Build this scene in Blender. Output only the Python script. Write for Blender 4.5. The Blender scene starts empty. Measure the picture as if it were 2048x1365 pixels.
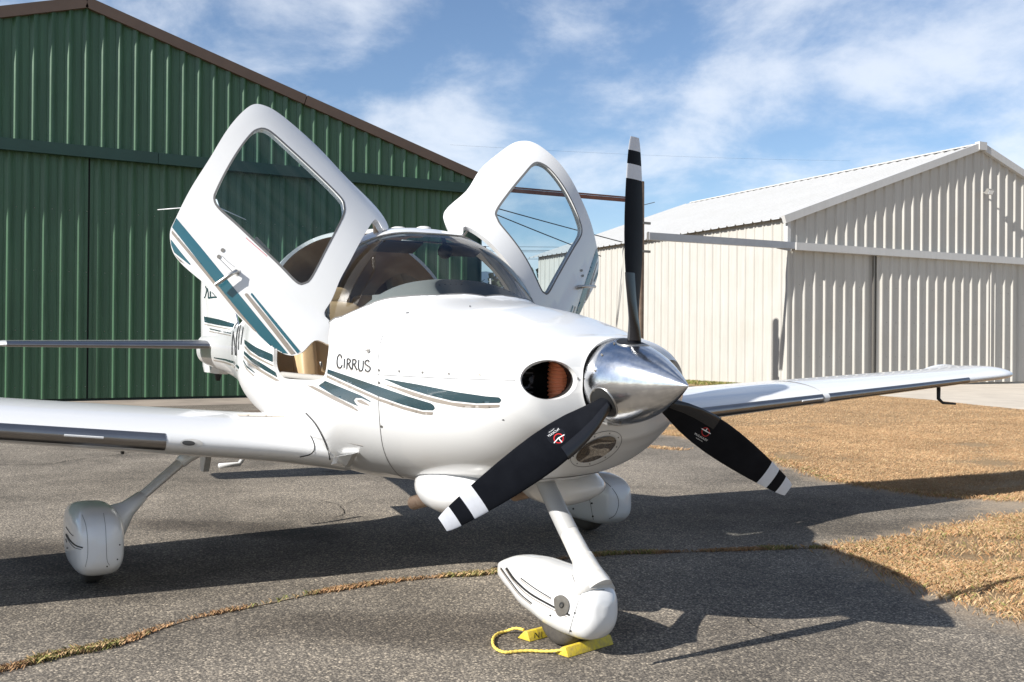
import bpy, bmesh, math, random
import numpy as np
from mathutils import Vector, Matrix
from mathutils.geometry import delaunay_2d_cdt
from mathutils.bvhtree import BVHTree
random.seed(7); rng = np.random.default_rng(7)
scene = bpy.context.scene
COL = scene.collection

# ------------------------------------------------------------------ camera
FPX = 2004.5                                  # focal length in pixels of the 2048 px wide photograph
CAM = np.array([2.9085, -2.4585, 1.328])
_y, _p, _r = np.radians([30.185, .2, .469])
FW = np.array([-np.cos(_y)*np.cos(_p), np.sin(_y)*np.cos(_p), np.sin(_p)])
_rt = np.cross(FW, [0, 0, 1]); _rt /= np.linalg.norm(_rt); _up = np.cross(_rt, FW)
RT = _rt*np.cos(_r)+_up*np.sin(_r); UP = -_rt*np.sin(_r)+_up*np.cos(_r)
cd = bpy.data.cameras.new('camera'); cam = bpy.data.objects.new('camera', cd); COL.objects.link(cam)
cd.sensor_width = 36; cd.lens = 36*FPX/2048; cd.clip_start = .05; cd.clip_end = 12000
M = Matrix.Identity(4)
for i in range(3):
    M[i][0] = RT[i]; M[i][1] = UP[i]; M[i][2] = -FW[i]; M[i][3] = CAM[i]
cam.matrix_world = M
scene.camera = cam
def ray(px, py):
    px = np.asarray(px, float); py = np.asarray(py, float)
    return FW+RT*((px-1024)/FPX)[..., None]-UP*((py-682.5)/FPX)[..., None]
def at(px, py, **k):                          # a pixel's ray met with a plane x= / y= / z=
    d = ray(px, py); (a, v), = k.items(); i = 'xyz'.index(a)
    return CAM+d*(v-CAM[i])/d[i]

# ------------------------------------------------------------------ world and sun
SUN = np.array([.067, -.831, .552]); SUN /= np.linalg.norm(SUN)
world = bpy.data.worlds.new('World'); scene.world = world; world.use_nodes = True
nt = world.node_tree; N = nt.nodes; Lk = nt.links; N.clear()
def nd(tree, t, **kw):
    n = tree.nodes.new(t)
    for k, v in kw.items():
        setattr(n, k, v)
    return n
wo = nd(nt, 'ShaderNodeOutputWorld'); bg = nd(nt, 'ShaderNodeBackground'); bg.inputs['Strength'].default_value = .053
sky = nd(nt, 'ShaderNodeTexSky', sky_type='NISHITA', sun_disc=False)
sky.sun_elevation = math.asin(SUN[2]); sky.sun_rotation = math.atan2(SUN[0], SUN[1])
sky.altitude = 300; sky.air_density = 1.0; sky.dust_density = .4; sky.ozone_density = 1.2
tc = nd(nt, 'ShaderNodeTexCoord')
sep = nd(nt, 'ShaderNodeSeparateXYZ'); Lk.new(tc.outputs['Generated'], sep.inputs[0])
def math_(tree, op, a, b=None, clamp=False):
    n = nd(tree, 'ShaderNodeMath', operation=op); n.use_clamp = clamp
    for i, v in enumerate((a, b)):
        if v is None: continue
        if isinstance(v, (int, float)): n.inputs[i].default_value = v
        else: tree.links.new(v, n.inputs[i])
    return n.outputs[0]
zz = math_(nt, 'ADD', math_(nt, 'MAXIMUM', sep.outputs['Z'], 0.0), .32)
cx = math_(nt, 'DIVIDE', sep.outputs['X'], zz); cy = math_(nt, 'DIVIDE', sep.outputs['Y'], zz)
comb = nd(nt, 'ShaderNodeCombineXYZ'); Lk.new(cx, comb.inputs[0]); Lk.new(cy, comb.inputs[1])
def noise(tree, vec, scale, detail=6, rough=.55, dist=0.0, off=None):
    n = nd(tree, 'ShaderNodeTexNoise'); n.inputs['Scale'].default_value = scale
    n.inputs['Detail'].default_value = detail; n.inputs['Roughness'].default_value = rough
    n.inputs['Distortion'].default_value = dist
    if vec is not None: tree.links.new(vec, n.inputs['Vector'])
    return n
mp = nd(nt, 'ShaderNodeMapping'); mp.inputs['Location'].default_value = (1.2, 8.3, 3.0); mp.inputs['Rotation'].default_value = (0, 0, .5)
mp.inputs['Scale'].default_value = (1, 1, 1); Lk.new(comb.outputs[0], mp.inputs[0])
n1 = noise(nt, mp.outputs[0], 3.3, 9, .60, .15); n2 = noise(nt, mp.outputs[0], 1.15, 3, .5)
cl = math_(nt, 'ADD', math_(nt, 'MULTIPLY', n1.outputs['Fac'], .62), math_(nt, 'MULTIPLY', n2.outputs['Fac'], .45))
mr = nd(nt, 'ShaderNodeMapRange', interpolation_type='SMOOTHSTEP'); mr.inputs['From Min'].default_value = .46; mr.inputs['From Max'].default_value = .67
mr.inputs['To Max'].default_value = .66; Lk.new(cl, mr.inputs[0])
mx = nd(nt, 'ShaderNodeMix', data_type='RGBA'); Lk.new(mr.outputs[0], mx.inputs[0])
sb = nd(nt, 'ShaderNodeMix', data_type='RGBA', blend_type='MULTIPLY'); sb.inputs[0].default_value = 1
Lk.new(sky.outputs[0], sb.inputs[6]); sb.inputs[7].default_value = (1.26, 1.36, 1.50, 1)
Lk.new(sb.outputs[2], mx.inputs[6]); mx.inputs[7].default_value = (11.0, 11.5, 12.3, 1)
Lk.new(mx.outputs[2], bg.inputs[0]); Lk.new(bg.outputs[0], wo.inputs[0])
sl = bpy.data.lights.new('sun', 'SUN'); sl.energy = 5.0; sl.angle = math.radians(.53); sl.color = (1, .965, .91)
so = bpy.data.objects.new('sun', sl); COL.objects.link(so)
so.rotation_euler = Vector(SUN).to_track_quat('Z', 'Y').to_euler(); so.location = (5, -30, 20)
vs = scene.view_settings; vs.view_transform = 'Standard'; vs.look = 'None'; vs.gamma = 1; vs.exposure = .82; vs.use_curve_mapping = False
scene.render.engine = 'CYCLES'; scene.render.resolution_x = 1024; scene.render.resolution_y = 682
scene.cycles.max_bounces = 10; scene.cycles.transparent_max_bounces = 16; scene.cycles.sample_clamp_indirect = 6

# ------------------------------------------------------------------ materials
MATS = {}
def mat(name, col, rough=.5, metal=0.0, coat=0.0, spec=.5, var=None, vscale=6.0, bump=None, bscale=40.0, col2=None, emit=None):
    """Principled material; var = noise amount between col and col2 (or a darker col)."""
    m = bpy.data.materials.new(name); m.use_nodes = True; t = m.node_tree; b = t.nodes['Principled BSDF']
    b.inputs['Base Color'].default_value = (*col, 1); b.inputs['Roughness'].default_value = rough
    b.inputs['Metallic'].default_value = metal; b.inputs['Coat Weight'].default_value = coat; b.inputs['Coat Roughness'].default_value = .04
    b.inputs['Specular IOR Level'].default_value = spec
    g = nd(t, 'ShaderNodeNewGeometry')
    if var:
        n = noise(t, g.outputs['Position'], vscale, 7, .62)
        r = nd(t, 'ShaderNodeMapRange'); r.inputs['From Min'].default_value = .35; r.inputs['From Max'].default_value = .68
        r.inputs['To Max'].default_value = var; t.links.new(n.outputs['Fac'], r.inputs[0])
        x = nd(t, 'ShaderNodeMix', data_type='RGBA'); t.links.new(r.outputs[0], x.inputs[0])
        x.inputs[6].default_value = (*col, 1); x.inputs[7].default_value = (*(col2 or tuple(c*.6 for c in col)), 1)
        t.links.new(x.outputs[2], b.inputs['Base Color'])
    if bump:
        n = noise(t, g.outputs['Position'], bscale, 4, .6)
        bn = nd(t, 'ShaderNodeBump'); bn.inputs['Strength'].default_value = bump; bn.inputs['Distance'].default_value = .01
        t.links.new(n.outputs['Fac'], bn.inputs['Height']); t.links.new(bn.outputs[0], b.inputs['Normal'])
    if emit:
        b.inputs['Emission Color'].default_value = (*emit[:3], 1); b.inputs['Emission Strength'].default_value = emit[3]
    MATS[name] = m; return m
mat('white_paint', (.64, .642, .64), .30, coat=.6, var=.4, vscale=1.6, col2=(.61, .607, .595))
mat('white_worn', (.55, .545, .53), .38, coat=.3, var=.6, vscale=34, col2=(.44, .41, .36))
mat('grey_line', (.10, .10, .10), .6)
mat('black_line', (.012, .012, .013), .6)
mat('teal', (.014, .085, .115), .28, coat=.5, var=.5, vscale=3, col2=(.018, .10, .135))
mat('teal_shaded', (.016, .040, .050), .25, coat=.6, var=.5, vscale=4, col2=(.022, .055, .066))  # the stripe teal again, darkened for the light on the body side
mat('greige', (.24, .21, .18), .35, coat=.3)
mat('spinner_metal', (.74, .75, .77), .19, metal=1, var=.8, vscale=26, col2=(.50, .51, .53), bump=.07, bscale=45)
mat('boot_metal', (.30, .29, .29), .30, metal=1, var=.4, vscale=8, col2=(.22, .21, .20))
mat('steel', (.45, .44, .42), .35, metal=1)
mat('dull_steel', (.23, .22, .20), .5, metal=.7, var=.6, vscale=60, col2=(.16, .14, .12))
mat('blade_black', (.0045, .005, .007),   .55, spec=.08, var=.8, vscale=9, col2=(.009, .010, .013), bump=.03, bscale=90)
mat('blade_back', (.25, .25, .27), .4)
mat('blade_white', (.62, .63, .66), .45, var=.4, vscale=50, col2=(.5, .5, .52))
mat('rubber', (.018, .018, .018), .6, bump=.1, bscale=150)
mat('boot_rubber', (.012, .012, .014), .22)
mat('tyre', (.045, .040, .035), .8, var=.6, vscale=30, col2=(.08, .07, .055))
mat('duct_black', (.008, .008, .008), .6)
mat('engine_part', (.05, .05, .055), .35, metal=.6)
mat('hose_orange', (.80, .26, .12), .5, var=.4, vscale=40, col2=(.66, .19, .08))
mat('leather', (.50, .355, .20), .45, var=.5, vscale=12, col2=(.42, .29, .16), bump=.12, bscale=160)
mat('lining', (.42, .33, .26), .85, var=.4, vscale=9, col2=(.36, .28, .215))
mat('trim_beige', (.62, .52, .42), .6)
mat('pillar_cream', (.66, .62, .55), .6)
mat('dash_grey', (.30, .285, .26), .75, bump=.2, bscale=300)
mat('cockpit_dark', (.02, .02, .022), .6)
mat('carpet', (.10, .075, .055), .95)
mat('red_print', (.55, .02, .02), .5)
mat('white_print', (.8, .8, .8), .5)
mat('sticker_black', (.006, .006, .007), .35)
mat('chock_yellow', (.62, .47, .02), .6, var=.9, vscale=55, col2=(.40, .29, .07), bump=.2, bscale=90)
mat('chock_wood', (.45, .33, .16), .8, var=.6, vscale=40)
mat('rope_yellow', (.70, .52, .10), .8, bump=.5, bscale=250)
mat('exhaust_metal', (.32, .24, .18), .5, metal=.8, var=.7, vscale=40, col2=(.18, .11, .08))
mat('walkway', (.56, .50, .43), .85, var=.6, vscale=70, col2=(.50, .44, .37))
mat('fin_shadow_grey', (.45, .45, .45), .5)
mat('green_trim', (.012, .047, .034), .45, var=.4, vscale=2)
mat('brown_trim', (.11, .072, .05), .5, var=.4, vscale=2)
mat('galv', (.36, .37, .39), .45, metal=.5, var=.5, vscale=3, col2=(.28, .28, .29))
mat('rust_rail', (.10, .04, .03), .8, var=.7, vscale=7, col2=(.17, .07, .045))
mat('wood_pole', (.17, .115, .08), .9, var=.8, vscale=5, col2=(.26, .20, .15), bump=.5, bscale=60)
mat('cable', (.03, .03, .03), .6)
mat('lamp_case', (.30, .29, .27), .5, metal=.5)
mat('lamp_glass', (.75, .78, .80), .15, coat=.5)
mat('dark_void', (.004, .004, .004), .9)
mat('hill_hazed', (.10, .14, .19), 1.0, var=.6, vscale=.004, col2=(.07, .105, .145), spec=.1)  # blue distance haze mixed into the base colours
mat('tree_far', (.045, .06, .03), .95, var=.7, vscale=.2, col2=(.07, .07, .035))
mat('bark', (.10, .08, .06), .95)
def sheet_metal(name, col, col2, rough, spec, streak, dent):
    """painted ribbed steel: slow fading, vertical rain streaks and shallow oil-canning"""
    m = mat(name, col, rough, spec=spec, var=.6, vscale=.8, col2=col2); t = m.node_tree; b = t.nodes['Principled BSDF']; g = nd(t, 'ShaderNodeNewGeometry')
    mp_ = nd(t, 'ShaderNodeMapping'); mp_.inputs['Scale'].default_value = (1, 1, .06); t.links.new(g.outputs['Position'], mp_.inputs[0])
    n = noise(t, mp_.outputs[0], 9, 6, .65); r = nd(t, 'ShaderNodeMapRange'); r.inputs['From Min'].default_value = .35; r.inputs['From Max'].default_value = .7; r.inputs['To Min'].default_value = 1.0+streak*.3; r.inputs['To Max'].default_value = 1-streak; t.links.new(n.outputs['Fac'], r.inputs[0])
    src = b.inputs['Base Color'].links[0].from_socket; x = nd(t, 'ShaderNodeMix', data_type='RGBA', blend_type='MULTIPLY'); x.inputs[0].default_value = 1; t.links.new(src, x.inputs[6]); t.links.new(r.outputs[0], x.inputs[7]); t.links.new(x.outputs[2], b.inputs['Base Color'])
    mp2 = nd(t, 'ShaderNodeMapping'); mp2.inputs['Scale'].default_value = (1, 1, .22); t.links.new(g.outputs['Position'], mp2.inputs[0]); n2 = noise(t, mp2.outputs[0], 5.5, 2, .5)
    bn = nd(t, 'ShaderNodeBump'); bn.inputs['Strength'].default_value = dent; bn.inputs['Distance'].default_value = .02; t.links.new(n2.outputs['Fac'], bn.inputs['Height']); t.links.new(bn.outputs[0], b.inputs['Normal'])
sheet_metal('green_sheet', (.045, .112, .055), (.038, .095, .047), .36, .5, .22, .55)
sheet_metal('ivory_sheet', (.425, .410, .378), (.385, .366, .325), .45, .4, .10, .22)
sheet_metal('white_sheet', (.47, .468, .46), (.43, .425, .41), .45, .4, .06, .12)
def glass(name, tint, ior=1.45, rough=.0):
    m = bpy.data.materials.new(name); m.use_nodes = True; t = m.node_tree; t.nodes.clear()
    o = nd(t, 'ShaderNodeOutputMaterial'); mixs = nd(t, 'ShaderNodeMixShader'); tr = nd(t, 'ShaderNodeBsdfTransparent'); gl = nd(t, 'ShaderNodeBsdfGlossy')
    fr = nd(t, 'ShaderNodeFresnel'); fr.inputs['IOR'].default_value = ior; tr.inputs[0].default_value = (*tint, 1); gl.inputs['Roughness'].default_value = rough
    t.links.new(fr.outputs[0], mixs.inputs[0]); t.links.new(tr.outputs[0], mixs.inputs[1]); t.links.new(gl.outputs[0], mixs.inputs[2]); t.links.new(mixs.outputs[0], o.inputs[0])
    MATS[name] = m
glass('windshield_glass', (.62, .68, .71)); glass('window_glass', (.66, .76, .80))

# ------------------------------------------------------------------ object helpers
def tag(o, label=None, cat=None, group=None, kind=None):
    for k, v in (('label', label), ('category', cat), ('group', group), ('kind', kind)):
        if v: o[k] = v
    return o
ROOT = {}
def empty(name, loc, label, cat, group=None):
    o = bpy.data.objects.new(name, None); COL.objects.link(o); o.location = loc; o.empty_display_size = .2
    tag(o, label, cat, group); ROOT[o.name] = Vector(loc); return o
def put(o, parent):
    COL.objects.link(o)
    if parent is not None:
        o.parent = parent
        if parent.name in ROOT: o.location = Vector(o.location)-ROOT[parent.name]
    return o
def mk(name, V, F, m, parent=None, smooth=True, normals=None, mats=None, fm=None, sharp=None):
    me = bpy.data.meshes.new(name); me.from_pydata([tuple(map(float, v)) for v in V], [], [tuple(map(int, f)) for f in F])
    for k in (mats or [m]): me.materials.append(MATS[k])
    if fm is not None: me.polygons.foreach_set('material_index', np.asarray(fm, dtype=np.int32))
    me.polygons.foreach_set('use_smooth', np.full(len(me.polygons), bool(smooth)))
    me.update()
    if sharp is not None and smooth:
        me.set_sharp_from_angle(angle=math.radians(sharp))
    if normals is not None:
        me.normals_split_custom_set_from_vertices([tuple(map(float, n)) for n in normals])
    o = bpy.data.objects.new(name, me); return put(o, parent)
def box(c, h, rot=None):
    V = np.array([(x, y, z) for x in (-1, 1) for y in (-1, 1) for z in (-1, 1)], float)*np.asarray(h)
    if rot is not None: V = V@np.asarray(rot).T
    F = [(0, 1, 3, 2), (4, 6, 7, 5), (0, 4, 5, 1), (2, 3, 7, 6), (0, 2, 6, 4), (1, 5, 7, 3)]
    return V+np.asarray(c), F
def join(parts):
    V = []; F = []; k = 0
    for v, f in parts:
        V.append(np.asarray(v)); F += [tuple(i+k for i in q) for q in f]; k += len(v)
    return np.concatenate(V), F
def bbox_mesh(name, c, h, m, parent, rot=None, bev=.01, seg=2):
    """bevelled box"""
    V, F = box((0, 0, 0), h)
    bm = bmesh.new(); vs_ = [bm.verts.new(v) for v in V]; [bm.faces.new([vs_[i] for i in f]) for f in F]
    bmesh.ops.recalc_face_normals(bm, faces=bm.faces)
    bmesh.ops.bevel(bm, geom=list(bm.edges), offset=bev, segments=seg, profile=.6, affect='EDGES')
    V = np.array([v.co for v in bm.verts]); bm.verts.index_update(); F = [[v.index for v in f.verts] for f in bm.faces]; bm.free()
    if rot is not None: V = V@np.asarray(rot).T
    return mk(name, V+np.asarray(c), F, m, parent, smooth=True, sharp=50)
def tube(pts, rad, n=10, cap=True):
    pts = np.asarray(pts, float); k = len(pts); rad = np.broadcast_to(np.asarray(rad, float), (k,))
    T = np.gradient(pts, axis=0); T /= np.linalg.norm(T, axis=1)[:, None]
    a = np.array([0, 0, 1.]) if abs(T[0][2]) < .9 else np.array([1., 0, 0])
    V = []; a = a-T[0]*(a@T[0]); a /= np.linalg.norm(a)
    for i in range(k):
        a = a-T[i]*(a@T[i]); a /= np.linalg.norm(a); b_ = np.cross(T[i], a)
        th = np.linspace(0, 2*np.pi, n, endpoint=False)
        V.append(pts[i]+rad[i]*(np.cos(th)[:, None]*a+np.sin(th)[:, None]*b_))
    V = np.concatenate(V); F = [(i*n+j, i*n+(j+1) % n, (i+1)*n+(j+1) % n, (i+1)*n+j) for i in range(k-1) for j in range(n)]
    if cap: F += [tuple(range(n))[::-1], tuple((k-1)*n+j for j in range(n))]
    return V, F
def crom(pts, per=6, closed=False):
    pts = np.asarray(pts, float); n = len(pts); out = []
    for i in range(n if closed else n-1):
        g = (lambda j: pts[j % n]) if closed else (lambda j: pts[min(max(j, 0), n-1)])
        p0, p1, p2, p3 = g(i-1), g(i), g(i+1), g(i+2)
        for t in np.linspace(0, 1, per, endpoint=False):
            out.append(.5*((2*p1)+(-p0+p2)*t+(2*p0-5*p1+4*p2-p3)*t*t+(-p0+3*p1-3*p2+p3)*t**3))
    if not closed: out.append(pts[-1])
    return np.array(out)
def loft(rings, cap=(True, True)):
    k = len(rings); n = len(rings[0]); V = np.concatenate(rings)
    F = [(i*n+j, i*n+(j+1) % n, (i+1)*n+(j+1) % n, (i+1)*n+j) for i in range(k-1) for j in range(n)]
    if cap[0]: F.append(tuple(range(n))[::-1])
    if cap[1]: F.append(tuple((k-1)*n+j for j in range(n)))
    return V, F
def inside(poly, P):
    poly = np.asarray(poly); P = np.asarray(P); x, y = P[:, 0], P[:, 1]; r = np.zeros(len(P), bool)
    a = poly; b_ = np.roll(poly, -1, 0)
    for (x0, y0), (x1, y1) in zip(a, b_):
        c = ((y0 > y) != (y1 > y)); 
        with np.errstate(divide='ignore', invalid='ignore'):
            r ^= c & (x < (x1-x0)*(y-y0)/(y1-y0+1e-30)+x0)
    return r
def segdist(P, poly, closed=True):
    P = np.asarray(P); d = np.full(len(P), 1e9); a = np.asarray(poly); b_ = np.roll(a, -1, 0)
    if not closed: a, b_ = a[:-1], b_[:-1]
    for p, q in zip(a, b_):
        e = q-p; t = np.clip(((P-p)@e)/(e@e+1e-30), 0, 1); d = np.minimum(d, np.linalg.norm(P-(p+t[:, None]*e), axis=1))
    return d
def resample(poly, step, closed=True):
    p = np.asarray(poly, float)
    if closed: p = np.concatenate([p, p[:1]])
    L = np.concatenate([[0], np.cumsum(np.linalg.norm(np.diff(p, axis=0), axis=1))]); n = max(3, int(L[-1]/step))
    t = np.linspace(0, L[-1], n, endpoint=not closed)
    return np.stack([np.interp(t, L, p[:, i]) for i in range(p.shape[1])], 1)
def cdt(grid, polys, clear):
    """triangulate grid points (2-D) with closed polylines as constraints"""
    keep = np.ones(len(grid), bool)
    for p in polys: keep &= segdist(grid, p) > clear
    P = [grid[keep]]; E = []; k = int(keep.sum())
    for p in polys:
        n = len(p); E += [(k+i, k+(i+1) % n) for i in range(n)]; P.append(p); k += n
    P = np.concatenate(P)
    v, e, f, *_ = delaunay_2d_cdt([Vector(p) for p in P], E, [], 0, 1e-6)
    v = np.array([tuple(p) for p in v]); f = np.array([tuple(q) for q in f]); return v, f
def bvh_of(o):
    me = o.data; mw = np.array(WORLD(o))
    V = np.array([v.co for v in me.vertices]); V = V@mw[:3, :3].T+mw[:3, 3]
    return BVHTree.FromPolygons([tuple(v) for v in V], [tuple(p.vertices) for p in me.polygons])
def WORLD(o):
    m = Matrix.Translation(o.location) if o.rotation_euler == Matrix.Identity(3).to_euler() else o.matrix_basis
    return (WORLD(o.parent)@m) if o.parent else m
def cast(bv, px, py, off):
    """photo pixels onto a real surface; returns points lifted by off along the surface normal"""
    d = ray(px, py); out = np.zeros((len(d), 3)); ok = np.zeros(len(d), bool)
    for i, q in enumerate(d):
        h, n, _, _ = bv.ray_cast(Vector(CAM), Vector(q))
        if h is None: continue
        if n.dot(Vector(q)) > 0: n = -n
        out[i] = np.array(h)+np.array(n)*off; ok[i] = True
    return out, ok
def decal(name, poly, bv, m, parent, off=.0018, step=6, smooth=0):
    poly = np.asarray(poly, float)
    if smooth: poly = crom(poly, smooth, True)
    poly = resample(poly, step*.6)
    lo, hi = poly.min(0), poly.max(0); gx, gy = np.meshgrid(np.arange(lo[0], hi[0], step), np.arange(lo[1], hi[1], step))
    g = np.stack([gx.ravel(), gy.ravel()], 1); g = g[inside(poly, g)] if len(g) else g
    v, f = cdt(g, [poly], step*.35); f = f[inside(poly, v[f].mean(1))]
    P, ok = cast(bv, v[:, 0], v[:, 1], off); f = [q for q in f if ok[q].all()]
    f = [q for q in f if max(np.linalg.norm(P[q[i]]-P[q[i-1]]) for i in range(3)) < .35]
    if not f: return None
    f = [q if np.cross(P[q[1]]-P[q[0]], P[q[2]]-P[q[0]])@(CAM-P[q[0]]) > 0 else q[::-1] for q in f]
    used = sorted({i for q in f for i in q}); ix = {u: k for k, u in enumerate(used)}
    return mk(name, P[used], [[ix[i] for i in q] for q in f], m, parent)
def ribbon_px(pts, w, per=4, closed=False):
    p = crom(pts, per, closed) if len(pts) > 2 and per > 1 else np.asarray(pts, float)
    t = np.gradient(p, axis=0); t /= np.linalg.norm(t, axis=1)[:, None]+1e-9; n = np.stack([-t[:, 1], t[:, 0]], 1)
    w = np.broadcast_to(np.asarray(w, float), (len(p),))[:, None]
    return p+n*w/2, p-n*w/2
def ribbons(name, lines, bv, m, parent, off=.0016, per=4):
    """lines: list of (pixel points, width in px) joined to one print on one surface"""
    V = []; F = []
    for pts, w in lines:
        a, b_ = ribbon_px(pts, w, per); P1, o1 = cast(bv, a[:, 0], a[:, 1], off); P2, o2 = cast(bv, b_[:, 0], b_[:, 1], off); k = len(V)
        n = len(a); V += list(P1)+list(P2)
        for i in range(n-1):
            if o1[i] and o1[i+1] and o2[i] and o2[i+1] and np.linalg.norm(P1[i]-P1[i+1]) < .5:
                F.append((k+i, k+i+1, k+n+i+1, k+n+i))
    if not F: return None
    used = sorted({i for q in F for i in q}); ix = {u: j for j, u in enumerate(used)}
    return mk(name, np.array(V)[used], [[ix[i] for i in q] for q in F], m, parent)
def mirror_part(o, parent, name=None):
    me = o.data; V = np.array([v.co for v in me.vertices])*np.array([1, -1, 1]); F = [tuple(p.vertices)[::-1] for p in me.polygons]
    q = mk(name or o.name.split('.')[0], V, F, None, parent, mats=[m.name for m in me.materials], fm=[p.material_index for p in me.polygons]); return q
MATS_BY = lambda n: MATS[n]

# ------------------------------------------------------------------ ground
def ground_mat():
    m = bpy.data.materials.new('dry_turf'); m.use_nodes = True; t = m.node_tree; b = t.nodes['Principled BSDF']; b.inputs['Roughness'].default_value = .95
    b.inputs['Specular IOR Level'].default_value = .1
    g = nd(t, 'ShaderNodeNewGeometry')
    a = noise(t, g.outputs['Position'], 26, 8, .7); c = noise(t, g.outputs['Position'], .55, 5, .6); s = noise(t, g.outputs['Position'], 130, 3, .6)
    cr = nd(t, 'ShaderNodeValToRGB'); e = cr.color_ramp.elements
    e[0].position = .30; e[0].color = (.15, .098, .055, 1); e[1].position = .66; e[1].color = (.38, .28, .17, 1)
    k = e.new(.48); k.color = (.26, .18, .10, 1)
    t.links.new(math_(t, 'ADD', math_(t, 'MULTIPLY', a.outputs['Fac'], .6), math_(t, 'MULTIPLY', s.outputs['Fac'], .4)), cr.inputs[0])
    r = nd(t, 'ShaderNodeMapRange'); r.inputs['From Min'].default_value = .42; r.inputs['From Max'].default_value = .66; r.inputs['To Max'].default_value = .55; t.links.new(c.outputs['Fac'], r.inputs[0])
    x = nd(t, 'ShaderNodeMix', data_type='RGBA'); t.links.new(r.outputs[0], x.inputs[0]); t.links.new(cr.outputs[0], x.inputs[6]); x.inputs[7].default_value = (.31, .215, .125, 1)
    t.links.new(x.outputs[2], b.inputs['Base Color'])
    bn = nd(t, 'ShaderNodeBump'); bn.inputs['Strength'].default_value = .9; bn.inputs['Distance'].default_value = .03; t.links.new(a.outputs['Fac'], bn.inputs['Height']); t.links.new(bn.outputs[0], b.inputs['Normal'])
    MATS['dry_turf'] = m
ground_mat()
def asphalt_mat():
    m = bpy.data.materials.new('asphalt'); m.use_nodes = True; t = m.node_tree; b = t.nodes['Principled BSDF']; b.inputs['Roughness'].default_value = .9
    b.inputs['Specular IOR Level'].default_value = .25
    g = nd(t, 'ShaderNodeNewGeometry'); P = g.outputs['Position']
    v1 = nd(t, 'ShaderNodeTexVoronoi'); v1.inputs['Scale'].default_value = 98; t.links.new(P, v1.inputs['Vector'])
    v2 = nd(t, 'ShaderNodeTexVoronoi'); v2.inputs['Scale'].default_value = 180; t.links.new(P, v2.inputs['Vector'])
    def lum(c):
        n = nd(t, 'ShaderNodeSeparateColor'); t.links.new(c, n.inputs[0]); return n.outputs[0]
    st = nd(t, 'ShaderNodeValToRGB'); e = st.color_ramp.elements; e[0].position = .0; e[0].color = (.060, .055, .050, 1); e[1].position = 1; e[1].color = (.62, .55, .45, 1)
    for p, c in ((.35, (.105, .096, .086, 1)), (.62, (.185, .168, .147, 1)), (.84, (.30, .268, .225, 1)), (.93, (.43, .38, .31, 1))):
        k = e.new(p); k.color = c
    t.links.new(lum(v1.outputs['Color']), st.inputs[0])
    st2 = nd(t, 'ShaderNodeValToRGB'); e = st2.color_ramp.elements; e[0].position = .1; e[0].color = (.065, .060, .054, 1); e[1].position = 1; e[1].color = (.46, .41, .34, 1); k = e.new(.6); k.color = (.165, .150, .132, 1)
    t.links.new(lum(v2.outputs['Color']), st2.inputs[0])
    x = nd(t, 'ShaderNodeMix', data_type='RGBA'); x.inputs[0].default_value = .42; t.links.new(st.outputs[0], x.inputs[6]); t.links.new(st2.outputs[0], x.inputs[7])
    # binder between the stones
    r = nd(t, 'ShaderNodeMapRange'); r.inputs['From Min'].default_value = .0035; r.inputs['From Max'].default_value = .0075; t.links.new(v1.outputs['Distance'], r.inputs[0])
    r.inputs['From Min'].default_value = .35; r.inputs['From Max'].default_value = .75; r.inputs['To Max'].default_value = .65
    x2 = nd(t, 'ShaderNodeMix', data_type='RGBA'); t.links.new(r.outputs[0], x2.inputs[0]); t.links.new(x.outputs[2], x2.inputs[6]); x2.inputs[7].default_value = (.045, .042, .040, 1)
    # large stains / worn areas
    n1 = noise(t, P, .42, 4, .55, .3); n2 = noise(t, P, 2.3, 5, .6)
    sm = math_(t, 'ADD', math_(t, 'MULTIPLY', n1.outputs['Fac'], .7), math_(t, 'MULTIPLY', n2.outputs['Fac'], .3))
    r2 = nd(t, 'ShaderNodeMapRange'); r2.inputs['From Min'].default_value = .36; r2.inputs['From Max'].default_value = .62; r2.inputs['To Min'].default_value = .58; r2.inputs['To Max'].default_value = 1.40; t.links.new(sm, r2.inputs[0])
    x3 = nd(t, 'ShaderNodeMix', data_type='RGBA', blend_type='MULTIPLY'); x3.inputs[0].default_value = 1; t.links.new(x2.outputs[2], x3.inputs[6]); t.links.new(r2.outputs[0], x3.inputs[7])
    # old oil stains with their own outline: distance to a few places on the apron
    wob = noise(t, P, 1.4, 4, .6)
    prev = x3.outputs[2]
    for (sx, sy, ra, rb, ang, amt) in STAINS:
        mp_ = nd(t, 'ShaderNodeMapping', vector_type='TEXTURE'); mp_.inputs['Location'].default_value = (sx, sy, 0); mp_.inputs['Rotation'].default_value = (0, 0, ang); mp_.inputs['Scale'].default_value = (ra, rb, 1)
        t.links.new(P, mp_.inputs[0]); ln = nd(t, 'ShaderNodeVectorMath', operation='LENGTH'); t.links.new(mp_.outputs[0], ln.inputs[0])
        w = math_(t, 'ADD', ln.outputs['Value'], math_(t, 'MULTIPLY', math_(t, 'SUBTRACT', wob.outputs['Fac'], .5), 1.3))
        rr = nd(t, 'ShaderNodeMapRange', interpolation_type='SMOOTHSTEP'); rr.inputs['From Min'].default_value = .45; rr.inputs['From Max'].default_value = 1.1; rr.inputs['To Min'].default_value = amt; rr.inputs['To Max'].default_value = 0; t.links.new(w, rr.inputs[0])
        q = nd(t, 'ShaderNodeMix', data_type='RGBA', blend_type='MULTIPLY'); t.links.new(rr.outputs[0], q.inputs[0]); t.links.new(prev, q.inputs[6]); q.inputs[7].default_value = (.40, .38, .37, 1); prev = q.outputs[2]
    # sand washed over the edge: attribute painted by distance from the turf
    at_ = nd(t, 'ShaderNodeAttribute'); at_.attribute_name = 'sand'
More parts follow.
